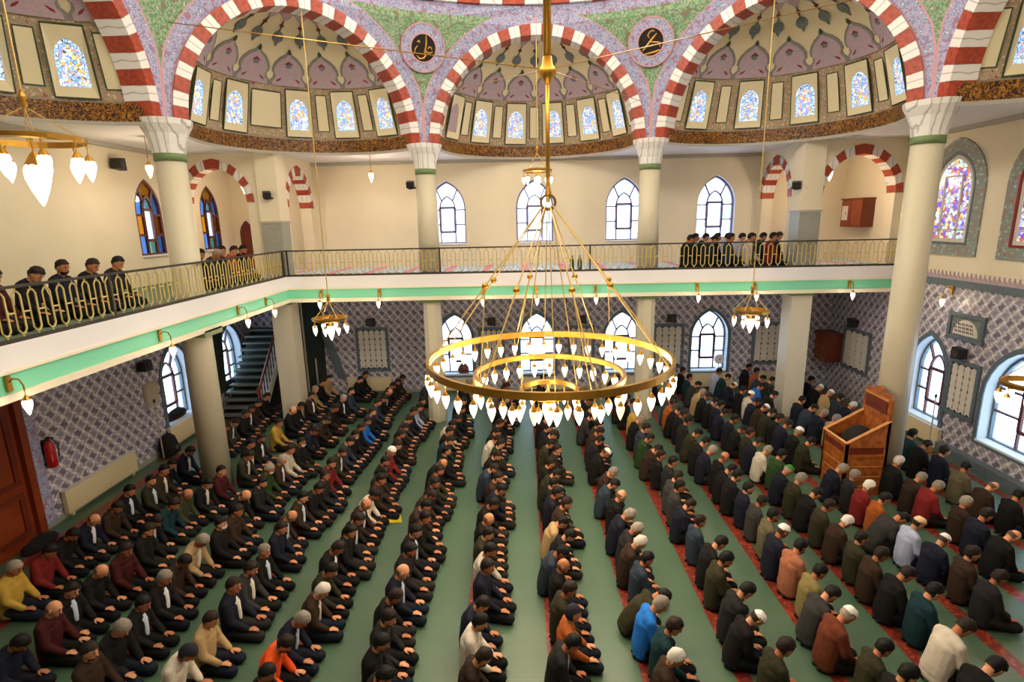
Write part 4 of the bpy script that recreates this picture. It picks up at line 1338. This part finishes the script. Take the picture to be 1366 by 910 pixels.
# small dark door on the gallery
o = struct('door_2', None, None, loc=(-8.95, YB, ZG))
MB().plate(lambda u, v, d: (u, -d, v), arch_loop(0, 0, .17, 1.15, 1.5), (), 0, .04).obj('leaf', 'wood_dark', o)
MB().plate(lambda u, v, d: (u, -d, v), arch_loop(0, 0, .22, 1.15, 1.58), [arch_loop(0, .001, .17, 1.15, 1.5)], 0, .06).obj('frame', 'frame_brown', o)
# tall wooden door by the side wall
o = struct('door_1', None, None, loc=(XL, 8.05, 0))
g = lambda u, v, d: (d, u, v)
MB().plate(g, rect(-1.2, 0, 1.35, 2.85), [rect(-1.05, .001, 1.2, 2.7)], 0, .16).obj('frame', 'wood_red', o)
MB().plate(g, rect(-1.05, 0, 1.2, 2.7), (), 0, .06).obj('leaf', 'wood_red', o)
for a, b in ((-.95, .0), (.15, 1.1)):
    for z0, z1 in ((.15, 1.0), (1.15, 2.55)):
        MB().plate(g, rect(a, z0, b, z1), [rect(a + .1, z0 + .1, b - .1, z1 - .1)], .06, .09).obj('panel', 'wood_dark', o)
MB().tube([(.1, .06, 1.05), (.16, .06, 1.05), (.16, -.08, 1.05)], .015, 6).obj('handle', 'brass', o)
bundle('dark bag on the carpet before the wooden side door', XL + .38, 8.95, 0, .18, .36, .2, 'black_cloth', 'bag')
# reddish wooden screen at the edge of the view on the pulpit side
o = thing('wooden_screen', 'tall reddish wooden screen standing by the front row', 'screen', (8.75, 7.35, 0))
MB().box((.35, -.5, .75), (.10, 1.1, 1.5)).obj('panel', 'wood_red', o)
MB().box((.35, .06, .8), (.14, .12, 1.6)).obj('post', 'wood_red', o)
MB().box((.35, -.5, 1.54), (.14, 1.1, .08)).obj('top_rail', 'wood_dark', o)
# low skirting ledge along the pulpit wall and side wall
struct('baseboard_right', MB().box((XR - .10, 8.6, .12), (.20, 8.2, .24)), 'frame_grey')
struct('baseboard_left', MB().box((XL + .02, 12.8, .05), (.04, 7.0, .10)), 'grey_stone')
struct('baseboard_back', MB().box((1.5, YB - .02, .05), (14.5, .04, .10)), 'grey_stone')
# papers and a folder
def sheet(name, label, loc, sx, sy, m_, rz, cat):
    mb = MB().box((0, 0, 0), (sx, sy, .012)).box((sx * .12, 0, .012), (sx * .7, sy * .9, .01))
    o = mb.obj(name, m_, None, loc)
    o.rotation_euler = (.1, .12, rz)
    tag(o, label, cat)
# ---------------------------------------------------------------- people
# One body per pose: a single closed surface (head with face, neck, trunk, arms, hands with five fingers, folded legs, feet),
# kneeling on the heels and facing +x; jacket, trousers, hair and cap are its children.
def blob(bm, c, r, rot=None, nu=14, nv=9):
    g = bmesh.ops.create_uvsphere(bm, u_segments=nu, v_segments=nv, radius=1.0)
    mx = Mx.Translation(V(c)) @ (rot.to_4x4() if rot is not None else Mx.Identity(4)) @ Mx.Diagonal((*r, 1))
    bmesh.ops.transform(bm, matrix=mx, verts=g['verts'])
def limb(bm, pts, rs, n=10):
    for i in range(len(pts) - 1):
        a, b = V(pts[i]), V(pts[i + 1])
        t = MB().tube([a, b], [rs[i], rs[i + 1]], n)
        vv = [bm.verts.new(p) for p in t.v]
        for f in t.f:
            bm.faces.new([vv[j] for j in f])
    for p, r in zip(pts, rs):
        blob(bm, p, (r, r, r), None, n, 7)
def weld(bm, name, m_, voxel, ratio, fold=0.0, smooth_n=2):
    """fuse everything in bm into one continuous skin"""
    bmesh.ops.recalc_face_normals(bm, faces=bm.faces)
    me = bpy.data.meshes.new(name + '_raw')
    bm.to_mesh(me)
    bm.free()
    o = bpy.data.objects.new('raw', me)
    COL.objects.link(o)
    r = o.modifiers.new('fuse', 'REMESH')
    r.mode = 'VOXEL'
    r.voxel_size = voxel
    if smooth_n:
        s = o.modifiers.new('relax', 'SMOOTH')
        s.iterations = smooth_n
        s.factor = 0.5
    d = o.modifiers.new('thin', 'DECIMATE')
    d.ratio = ratio
    dg = bpy.context.evaluated_depsgraph_get()
    dg.update()
    out = bpy.data.meshes.new_from_object(o.evaluated_get(dg))
    out.name = name
    bpy.data.objects.remove(o)
    bpy.data.meshes.remove(me)
    if fold:
        for v in out.vertices:
            q = noise.noise(v.co * 9.0) + 0.6 * noise.noise(v.co * 19.0)
            v.co += v.normal * q * fold
    out.materials.clear()
    out.materials.append(M[m_])
    out.polygons.foreach_set('use_smooth', [True] * len(out.polygons))
    out.update()
    return out
def cut_below(me, test):
    bm = bmesh.new()
    bm.from_mesh(me)
    bmesh.ops.delete(bm, geom=[v for v in bm.verts if test(v.co)], context='VERTS')
    bm.to_mesh(me)
    bm.free()
POSES = []
def pose(lean, bow, turn, spread):
    hip = V((0, 0, .215))
    ch = hip + V((sin(lean) * .33, 0, cos(lean) * .33))
    l2 = lean + .16
    nk = ch + V((sin(l2) * .19, 0, cos(l2) * .19))
    hd = nk + V((sin(bow) * .150 + .015, 0, cos(bow) * .150))
    hm = Mx.Rotation(turn, 3, 'Z') @ Mx.Rotation(bow * .95, 3, 'Y')
    H = lambda x, y, z: hd + hm @ V((x, y, z))
    sh = ch + V((sin(l2) * .11, 0, cos(l2) * .11))
    # ---- body
    bm = bmesh.new()
    limb(bm, [hip + V((0, 0, 0)), ch, nk - V((0, 0, .03))], [.108, .112, .060], 12)
    blob(bm, hip + V((-.02, 0, -.02)), (.12, .16, .11))
    blob(bm, ch, (.095, .148, .14), Mx.Rotation(lean, 3, 'Y'))
    limb(bm, [nk - V((.01, 0, .05)), H(-.025, 0, -.06)], [.058, .052])
    blob(bm, hd, (.098, .078, .116), hm, 18, 13)                      # skull
    blob(bm, H(.035, 0, -.065), (.062, .056, .055), hm)               # jaw
    limb(bm, [H(.088, 0, .012), H(.108, 0, -.028)], [.010, .017], 8)  # nose
    blob(bm, H(.078, 0, .036), (.022, .05, .012), hm)                 # brow
    blob(bm, H(.086, 0, -.062), (.016, .026, .009), hm)               # lips
    blob(bm, H(.078, 0, -.098), (.02, .022, .016), hm)                # chin
    for s in (-1, 1):
        blob(bm, H(-.005, s * .080, -.005), (.020, .010, .032), hm)   # ear
        blob(bm, H(.083, s * .031, .014), (.012, .015, .009), hm)     # eye
        shp = sh + V((0, s * .145, 0))
        el = V((sh.x * .55 + .07, s * (.195 + spread), .40 + .02 * spread))
        wr = V((.27 + sin(lean) * .05, s * .145, .235))
        limb(bm, [sh + V((0, s * .08, .02)), shp, el, wr], [.060, .052, .040, .027], 10)
        pa = wr + V((.055, -s * .01, -.012))
        blob(bm, pa, (.048, .038, .017))
        for j in range(4):                                            # four fingers, unequal, bent over the thigh
            y0 = pa.y + s * (.027 - j * .018)
            ln = (.058, .070, .076, .066)[3 - j]
            f0 = V((pa.x + .036, y0, pa.z))
            f1 = f0 + V((ln * .5, -s * .001, -.006))
            f2 = f1 + V((ln * .42, -s * .003, -.020))
            limb(bm, [f0, f1, f2], [.0095, .0088, .0075], 6)
        t0 = pa + V((-.015, -s * .034, 0))
        limb(bm, [t0, t0 + V((.034, -s * .022, -.004)), t0 + V((.058, -s * .028, -.014))], [.0115, .0105, .0085], 6)   # thumb
        hj = hip + V((.02, s * .080, -.02))
        kn = V((.42, s * (.125 + spread * .5), .085))
        an = V((.02, s * .075, .05))
        limb(bm, [hj, kn], [.090, .068], 12)
        limb(bm, [kn + V((-.02, 0, -.01)), an], [.060, .040], 10)
        limb(bm, [an, V((-.05, s * .06, .042)), V((-.115, s * .055, .028))], [.040, .036, .024], 8)
    body = weld(bm, 'person', 'skin', .0062, .085, 0, 2)
    body.materials.append(M['eye'])
    body.materials.append(M['lip_skin'])
    marks = [(H(.092, s * .031, .014), .013, 1) for s in (-1, 1)] + [(H(.088, s * .030, .042), .012, 1) for s in (-1, 1)] + [(H(.100, 0, -.062), .014, 2)]
    for p in body.polygons:
        for c, r_, mi in marks:
            if (p.center - c).length < r_:
                p.material_index = mi
    # ---- jacket: shell over trunk and sleeves, open at the neck, skirts falling to the floor behind
    bm = bmesh.new()
    for i in range(14):
        t = -.30 + i * .1
        q = hip.lerp(ch, t)
        blob(bm, (q.x - .012, 0, q.z), (.140 - (.015 if i < 2 else 0), .190, .12), Mx.Rotation(lean, 3, 'Y'))
    limb(bm, [hip + V((-.01, 0, .05)), ch + V((-.015, 0, 0)), nk + V((-.02, 0, -.05))], [.135, .140, .088], 14)
    limb(bm, [ch + V((-.01, 0, 0)), sh + V((-.01, 0, .03))], [.140, .095], 14)
    blob(bm, sh + V((-.015, 0, -.01)), (.115, .195, .085))
    blob(bm, nk + V((-.028, 0, -.040)), (.080, .090, .050))
    for i in range(9):                                                # turned collar, open in front
        a0, a1 = R(40 + i * 31.1), R(40 + (i + 1) * 31.1)
        cp = lambda a: nk + V((-.008 + .066 * cos(a) - .02 * cos(a), .072 * sin(a), -.012 - .045 * cos(a) - .012))
        if i < 9:
            limb(bm, [cp(a0), cp(a1)], [.020, .020], 6)
    for s in (-1, 1):
        shp = sh + V((-.005, s * .150, -.005))
        el = V((sh.x * .55 + .065, s * (.200 + spread), .405 + .02 * spread))
        wr = V((.258 + sin(lean) * .05, s * .147, .242))
        limb(bm, [sh + V((-.01, s * .07, .02)), shp, el, wr], [.085, .076, .064, .046], 12)
    jac = weld(bm, 'jacket', 'cloth', .0115, .26, .006, 3)
    for v in jac.vertices:                                            # the front edges of the jacket
        if v.normal.x > .35 and v.co.z > .12 and abs(v.co.y) < .022:
            v.co -= v.normal * .006
    # ---- trousers
    bm = bmesh.new()
    blob(bm, hip + V((-.005, 0, -.05)), (.125, .175, .12))
    for s in (-1, 1):
        kn = V((.425, s * (.125 + spread * .5), .088))
        limb(bm, [hip + V((.02, s * .085, -.03)), kn], [.108, .082], 12)
        limb(bm, [kn + V((-.03, 0, -.01)), V((.02, s * .075, .055))], [.076, .053], 10)
        limb(bm, [V((.02, s * .075, .055)), V((-.05, s * .06, .05)), V((-.12, s * .055, .034))], [.053, .044, .030], 8)
    tro = weld(bm, 'trousers', 'cloth', .014, .22, .004, 2)
    for me in (body, jac, tro):
        for v in me.vertices:
            v.co.z = max(v.co.z, 0.0)
    # ---- hair and caps in head space
    def head_shell(kind):
        g = bmesh.new()
        bmesh.ops.create_uvsphere(g, u_segments=24, v_segments=18, radius=1.0)
        me = bpy.data.meshes.new({'c': 'cap', 'e': 'cap', 't': 'cap', 'h': 'beanie', 'd': 'beard', 'm': 'face_mask'}.get(kind, 'hair'))
        kill = []
        for v in g.verts:
            p = v.co.copy()
            if kind == 'full':
                q = V((p.x * .106, p.y * .087, p.z * .124)) + V((-.006, 0, .004))
                q += q.normalized() * (noise.noise(q * 34) * .010 + (.010 if p.z > .3 else .004))
                jit = .16 * noise.noise(p * 5.0)
                bad = (p.x > .30 + jit and p.z < .40 + jit) or p.z < -.66 + jit or (p.x > -.02 + jit and p.z < .0 + jit)
            elif kind == 'bald':
                q = V((p.x * .103, p.y * .085, p.z * .119)) + V((-.006, 0, 0))
                bad = p.z > .34 or p.z < -.55 or p.x > .12 or (p.x > -.1 and p.z < .0)
            elif kind == 'cap':
                q = V((p.x * .112, p.y * .093, p.z * .126)) + V((-.002, 0, .006))
                if p.z > .55:
                    q.z = min(q.z, .118)
                bad = p.z < .22 + .12 * p.x
            elif kind == 'h':
                q = V((p.x * .116, p.y * .098, p.z * .132)) + V((-.008, 0, .004))
                bad = (p.x > .25 and p.z < .38) or p.z < -.75
            elif kind == 'm':
                q = V((p.x * .112, p.y * .086, p.z * .10)) + V((0.012, 0, -.035))
                bad = p.x < .35 or p.z > .25 or p.z < -.75
            else:
                q = V((p.x * .094, p.y * .078, p.z * .095)) + V((.014, 0, -.042))
                bad = p.x < .12 or p.z > -.12 or p.z < -.97
            v.co = hd + hm @ q
            if bad:
                kill.append(v)
        bmesh.ops.delete(g, geom=kill, context='VERTS')
        g.to_mesh(me)
        g.free()
        me.materials.append(M['hair' if kind in ('full', 'bald', 'd') else 'cloth'])
        me.polygons.foreach_set('use_smooth', [True] * len(me.polygons))
        return me
    heads = {q: head_shell(q) for q in ('full', 'bald', 'cap', 'h', 'm', 'd')}
    # ---- shirt front showing between the lapels
    mb = MB()
    f0 = nk + V((.052, 0, -.055))
    pts = [f0, ch + V((.122, 0, .05)), hip.lerp(ch, .55) + V((.128, 0, 0)), hip.lerp(ch, .3) + V((.126, 0, 0))]
    wds = (.048, .055, .045, .028)
    vs = []
    for p, w_ in zip(pts, wds):
        vs += [p + V((-.02, -w_, 0)), p + V((.018, -w_ * .5, 0)), p + V((.022, 0, 0)), p + V((.018, w_ * .5, 0)), p + V((-.02, w_, 0))]
    mb.add(vs, [(i * 5 + j, i * 5 + j + 1, i * 5 + 5 + j + 1, i * 5 + 5 + j) for i in range(3) for j in range(4)])
    cc = nk + V((-.005, 0, -.015))
    mb.torus(.062, .012, 0, 16, 6)
    k0 = 20
    for i in range(k0, len(mb.v)):
        p = V(mb.v[i])
        mb.v[i] = tuple(cc + Mx.Rotation(.5, 3, 'Y') @ p)
    sht = mb.mesh('shirt', 'cloth', True)
    POSES.append(dict(body=body, jac=jac, tro=tro, heads=heads, sht=sht, hx=hd.x))
pose(.06, .55, 0, .0)
pose(.14, .85, .10, .008)
pose(.0, .30, -.12, .0)
pose(.22, 1.0, -.05, .0)
pose(.60, 1.40, 0, .0)
JC = {'K': ((30, 27, 27), 'black jacket'), 'N': ((34, 38, 62), 'navy jacket'), 'G': ((78, 76, 76), 'dark grey jacket'), 'B': ((74, 52, 38), 'dark brown jacket'),
      'O': ((70, 66, 42), 'olive jacket'), 'W': ((226, 214, 198), 'cream white top'), 'T': ((186, 156, 112), 'tan jacket'), 'R': ((128, 32, 32), 'dark red top'),
      'C': ((50, 48, 50), 'charcoal jacket'), 'E': ((28, 72, 82), 'dark teal jacket'), 'U': ((38, 122, 220), 'bright blue jacket'), 'D': ((64, 78, 98), 'slate blue jacket'),
      'S': ((186, 192, 226), 'pale blue shirt'), 'P': ((178, 112, 84), 'salmon brown coat'), 'M': ((92, 26, 28), 'maroon top'), 'Y': ((196, 158, 66), 'mustard jacket'),
      'A': ((178, 92, 34), 'rust orange jacket'), 'X': ((250, 92, 30), 'bright orange work jacket'), 'F': ((92, 96, 60), 'mottled green jacket'), 'V': ((60, 92, 44), 'green jacket'),
      'H': ((112, 104, 80), 'olive grey coat'), 'J': ((138, 124, 76), 'khaki coat'), 'Q': ((118, 58, 36), 'russet brown coat')}
HC = {'b': ((15, 12, 11), 'full', 'black hair'), 'n': ((32, 22, 17), 'full', 'brown hair'), 'g': ((138, 128, 118), 'full', 'grey hair'), 'w': ((214, 206, 198), 'full', 'white hair'),
      'o': ((96, 74, 60), 'bald', 'bald crown'), 'c': ((236, 232, 228), 'cap', 'white cap'), 't': ((224, 194, 150), 'cap', 'tan cap'), 'e': ((58, 128, 50), 'cap', 'green cap'), 'h': ((34, 34, 46), 'h', 'dark beanie')}
ROWS = """7: 903 -3 K b; 948 -9 B o; 1014 -7 H b; 1080 -3 N n; 1130 -1 K b; 1173 -4 E b; 1392 -9 N w; 1453 -4 D b; 1507 -4 T c; 1550 -9 K c; 1618 -2 K b; 1683 4 W b
6: 785 3 K o; 833 -2 N n; 882 4 B g; 939 -3 R g; 984 0 B g; 1037 -8 K w; 1285 5 T g; 1328 -2 N g; 1384 1 D b; 1433 -4 N b; 1492 0 K b; 1578 -9 U n; 1627 0 G n; 1670 -9 D b; 1717 -9 A b; 1781 -8 K b
5: 680 8 C n; 728 8 B n; 771 5 N c; 814 -9 S t; 857 -6 G b l; 900 -8 A b; 943 -9 R w; 986 -9 C g; 1029 -9 N g; 1162 -3 O b; 1205 -9 K c; 1257 -9 N n; 1300 -9 K n; 1343 -9 O b; 1389 -5 B c; 1432 -9 N b; 1483 -6 W c; 1526 -9 K b; 1599 -7 N c; 1684 3 E n; 1727 -9 S b
4: 521 -9 K b; 583 3 W n; 645 9 E b; 688 3 K n; 731 -5 B n s; 774 -7 O n; 828 3 B w; 874 -4 O n; 926 6 K b; 969 -5 O g; 1020 -3 N e; 1075 9 V b; 1118 0 W g; 1161 -3 N n; 1204 -4 O n; 1247 -3 K b; 1290 -9 N b; 1354 -7 N b; 1397 -4 N b; 1440 -3 K b; 1483 -9 K b; 1531 -9 T g; 1612 3 G b; 1669 -5 E b; 1747 -3 K n
3: 511 1 K b; 554 4 O b; 605 -9 Q c; 648 -4 G b; 693 3 J b; 746 3 P b; 789 -5 N c; 837 1 H b s; 894 8 G n; 937 0 N b; 985 -2 K b; 1028 3 K b; 1071 4 K o; 1114 -6 N g; 1157 -7 K b; 1225 -2 O b; 1278 -9 C b; 1331 -5 K n; 1374 -2 K b; 1417 -8 A n; 1460 2 D b; 1637 3 N g
2: 548 3 O n; 610 -3 K c; 653 0 C b; 720 -4 O b; 768 6 K b; 828 -6 D n; 892 -3 N n; 944 -8 G b; 987 1 G n; 1048 8 C b; 1091 -5 K n; 1134 -1 B n s; 1194 -5 V n; 1237 -5 D n; 1298 -4 K g; 1374 3 Y g; 1438 3 K b; 1481 -3 C n; 1627 -1 K n; 1685 2 O n
1: 541 -9 B w; 584 0 E n; 627 -6 U g; 670 9 O b l; 728 1 D b; 771 -2 B w; 814 3 C g; 859 -1 N g; 913 -5 K o; 977 -6 D b; 1026 -1 B g; 1117 -1 K c; 1182 -4 C b; 1225 -1 B n; 1268 4 O b; 1335 -4 G b; 1393 5 K b; 1475 5 K b; 1606 5 D g
0: 564 -9 C b s; 609 -4 A h; 655 -5 O n; 713 -9 K o; 756 -7 D b; 799 9 K b; 842 1 T b; 885 9 B n; 928 -4 N b; 971 -7 K b; 1014 1 O b; 1057 -9 K b; 1124 9 B n; 1169 -1 O b; 1218 6 K n; 1261 -3 N n; 1316 -1 K b; 1385 -2 K n; 1464 -2 B n; 1626 0 C b; 1690 2 K n
-1: 542 2 B n; 596 -6 W b; 639 -5 N n; 704 -3 N n; 750 -2 W b; 800 -7 O b; 843 -9 K o; 897 -3 K b; 949 9 N b; 992 1 B n; 1049 -9 D n; 1108 -5 K n; 1159 0 O n; 1202 -9 W b; 1247 -9 K b; 1290 -5 C n; 1333 3 C n; 1412 -5 K g; 1474 5 N b; 1595 4 G n; 1660 4 B n
-2: 520 9 K b; 563 -6 K b; 606 -7 C n; 649 -9 K n s; 697 -9 N o s; 750 -8 C b; 803 -9 K b s; 846 -1 K b; 889 -8 B b; 939 -4 B n; 982 -4 K n; 1028 -3 O n; 1071 -3 K o; 1115 0 K b; 1186 -1 E n; 1236 -9 K n; 1287 -9 W b; 1330 2 C n; 1391 4 K b; 1467 1 K n; 1586 2 K n; 1664 -2 K g
-3: 522 -9 K b; 568 -9 X n; 611 -5 N g s; 662 3 B w s; 711 -1 O b; 762 -8 K n s; 805 0 K b; 848 0 K n s; 901 -1 B o s; 944 4 W b; 987 5 B b; 1036 -1 B n; 1079 -9 K b; 1122 -6 R c; 1165 -2 K n; 1226 -6 B n; 1284 -9 K n; 1337 -9 G n; 1380 -6 N n; 1423 2 S b; 1466 2 G b; 1644 -4 D n
-4: 555 -4 W h; 607 -5 T n; 666 -6 N n s; 709 -2 G n s; 757 -4 K g s; 824 -6 N n; 867 -8 B o s; 923 -9 B b s; 966 6 K b; 1014 1 C n; 1069 -4 R n; 1138 -2 O n s; 1189 -2 D n; 1232 -2 K b m; 1275 0 K n; 1324 3 U n; 1380 0 N n; 1465 -6 D n; 1511 0 K n; 1583 -1 K o s; 1639 -4 K b; 1682 2 C n; 1725 8 B b
-5: 550 -2 B n; 593 6 K g; 638 2 K b s; 691 -3 K g s; 741 -4 B n; 790 -5 T g s; 835 2 K b m; 878 9 B n; 942 -8 K o; 985 3 C b; 1043 -9 V g m; 1086 -1 B g s; 1137 -4 W n; 1180 5 K b m; 1272 3 N n; 1345 9 B n; 1426 2 K n; 1517 -4 K g s; 1566 4 D n; 1709 -9 K b; 1752 -5 K n
-6: 569 9 N b; 624 7 M o; 667 -2 K b s; 713 4 K o; 760 9 M n; 813 8 K n; 858 -7 K n s; 908 -9 E n; 951 -8 F o; 994 9 K b s; 1040 9 M b; 1125 9 O n s; 1179 4 K b s; 1222 9 K n s; 1317 9 Y n; 1406 9 K o; 1462 9 K b; 1529 9 B n s; 1594 1 T g; 1664 -1 K n; 1732 -2 T n
-7: 710 -9 Y g; 760 2 R b; 811 -5 K b; 860 -3 N o s; 903 8 B n; 955 -7 K b s; 998 6 O b s; 1041 4 B b s; 1087 -8 K b; 1145 -3 N n s; 1293 0 O n; 1336 2 O n s; 1379 9 K n; 1430 0 N n s; 1493 -9 B n; 1536 -5 K n"""
srgb = lambda c, f=1.0: (*[x * f for x in lin(c)], 1)
SKIN = [(206, 142, 104), (192, 126, 90), (214, 152, 116), (180, 114, 80)]
def child(o, me, name, col):
    c = link(name, me, o)
    c.color = col
    return c
def person(x, y, z, code, label, group, pv, yaw=0.0, scale=1.0):
    P = POSES[pv]
    jk, hk, ex = code[0], code[1], code[2:]
    o = link('person', P['body'], None, (x, y, z), (0, 0, yaw))
    o.scale = (scale,) * 3
    o.color = srgb(random.choice(SKIN), random.uniform(.85, 1.08))
    tag(o, label, 'person', group)
    f = random.uniform(.85, 1.15) * (.42 if max(JC[jk][0]) < 100 else .75)
    child(o, P['jac'], 'jacket', srgb(JC[jk][0], f))
    tc = random.choice([(18, 17, 18), (22, 22, 29), (32, 28, 25), (24, 30, 42), (40, 37, 34), (17, 16, 17)])
    if jk in 'T' and hk == 'g':
        tc = (20, 18, 20)
    child(o, P['tro'], 'trousers', srgb(tc))
    hc, hm_, _ = HC[hk]
    if hm_ == 'cap':
        c = child(o, P['heads']['cap'], 'cap', srgb(hc))
        child(o, P['heads']['bald'], 'hair', srgb(random.choice([(60, 48, 40), (150, 140, 130), (34, 28, 24)])))
    elif hm_ == 'h':
        child(o, P['heads']['h'], 'beanie', srgb(hc))
    else:
        child(o, P['heads'][hm_], 'hair', srgb(hc, random.uniform(.8, 1.2)))
    if 's' in ex:
        child(o, P['sht'], 'shirt', srgb(random.choice([(226, 222, 226), (196, 204, 226), (214, 206, 196)])))
    if 'm' in ex:
        child(o, P['heads']['m'], 'face_mask', srgb((228, 228, 232)))
    elif hk in 'bn' and random.random() < .35:
        child(o, P['heads']['d'], 'beard', srgb((34, 26, 22)))
    return o
random.seed(21)
PILL = [(PXL, PY, .30), (PXR, PY, .30), (M1[0], M1[1], .30), (M2[0], M2[1], .30), (L1[0], L1[1], .32), (R1[0], R1[1], .32)]
for line in ROWS.strip().split('\n'):
    k, rest = line.split(':')
    k = int(k)
    for i, e in enumerate(rest.split(';')):
        e = e.split()
        y, dx, code = int(e[0]) / 100, int(e[1]) / 100, e[2:]
        pv = 4 if 'l' in code[2:] else random.choice((0, 0, 0, 1, 1, 2, 3))
        hx_ = POSES[pv]['hx'] * .93
        x = .64 + 1.172 * k + dx - hx_
        for px, py, r_ in PILL:
            if abs(y - py) < r_ + .22 and x - .14 < px + r_ and x + .52 > px - r_:
                x = px + r_ + .16 if x > px - .12 else px - r_ - .54
        jn, hn = JC[code[0]][1], HC[code[1]][2]
        if 'm' in code[2:]:
            hn = 'white face mask'
        lab = 'man in %s, %s, %s nearest in %s row from window wall' % (jn, hn, ORD[i], ORD[7 - k])
        person(x, y, 0, code, lab, 'men kneeling in the %s row from the window wall' % ORD[7 - k], pv, random.gauss(0, .07), .93 * random.uniform(.96, 1.04))
# people on the galleries
side = [(7.45, 'Mb'), (8.05, 'Kn'), (8.70, 'Nb'), (9.25, 'Kn'), (9.85, 'Cb'), (12.45, 'Kb'), (13.02, 'Gg'), (13.50, 'Kb'), (13.95, 'An'), (14.42, 'Kb')]
for i, (y, c) in enumerate(side):
    person(-7.25 - .2, y, ZG, c, 'man in %s, %s, %s nearest behind side gallery railing' % (JC[c[0]][1], HC[c[1]][2], ORD[i]), 'men on the side gallery', (0, 1, 2, 0, 0)[i % 5], 0, .95)
back = (('Kb', 4.70, 15.5), ('Nb', 5.06, 16.0), ('Kb', 5.45, 16.5), ('Cb', 5.28, 15.5), ('Nb', 5.68, 16.0), ('Sb', 6.10, 16.5), ('Db', 5.88, 15.5), ('Sb', 6.32, 16.0),
        ('Kb', 6.78, 16.5), ('Wb', 6.44, 15.5), ('Eb', 6.96, 16.1), ('Rb', 7.02, 15.45), ('Kn', 7.60, 16.5))
for i, (c, x, y) in enumerate(back):
    person(x - .12, y, ZG, c, 'man in %s, %s, %s of the far gallery group from stair side' % (JC[c[0]][1], HC[c[1]][2], ORD[i]), 'men on the far gallery', (0, 2, 0, 1, 2)[i % 5], 0, .95)
sheet('folder', 'yellow folder on the carpet before the man in red', (-2.62, 9.72, .03), .34, .24, 'yellow', .3, 'folder')
sheet('leaflet', 'pink leaflet lying on the carpet beside the pulpit column', (8.16, 10.52, .03), .26, .34, 'pink_paper', .2, 'paper')
sheet('leaflet', 'pink leaflet before the man in dark red by the window wall', (8.18, 9.40, .03), .22, .30, 'pink_paper', .2, 'paper')
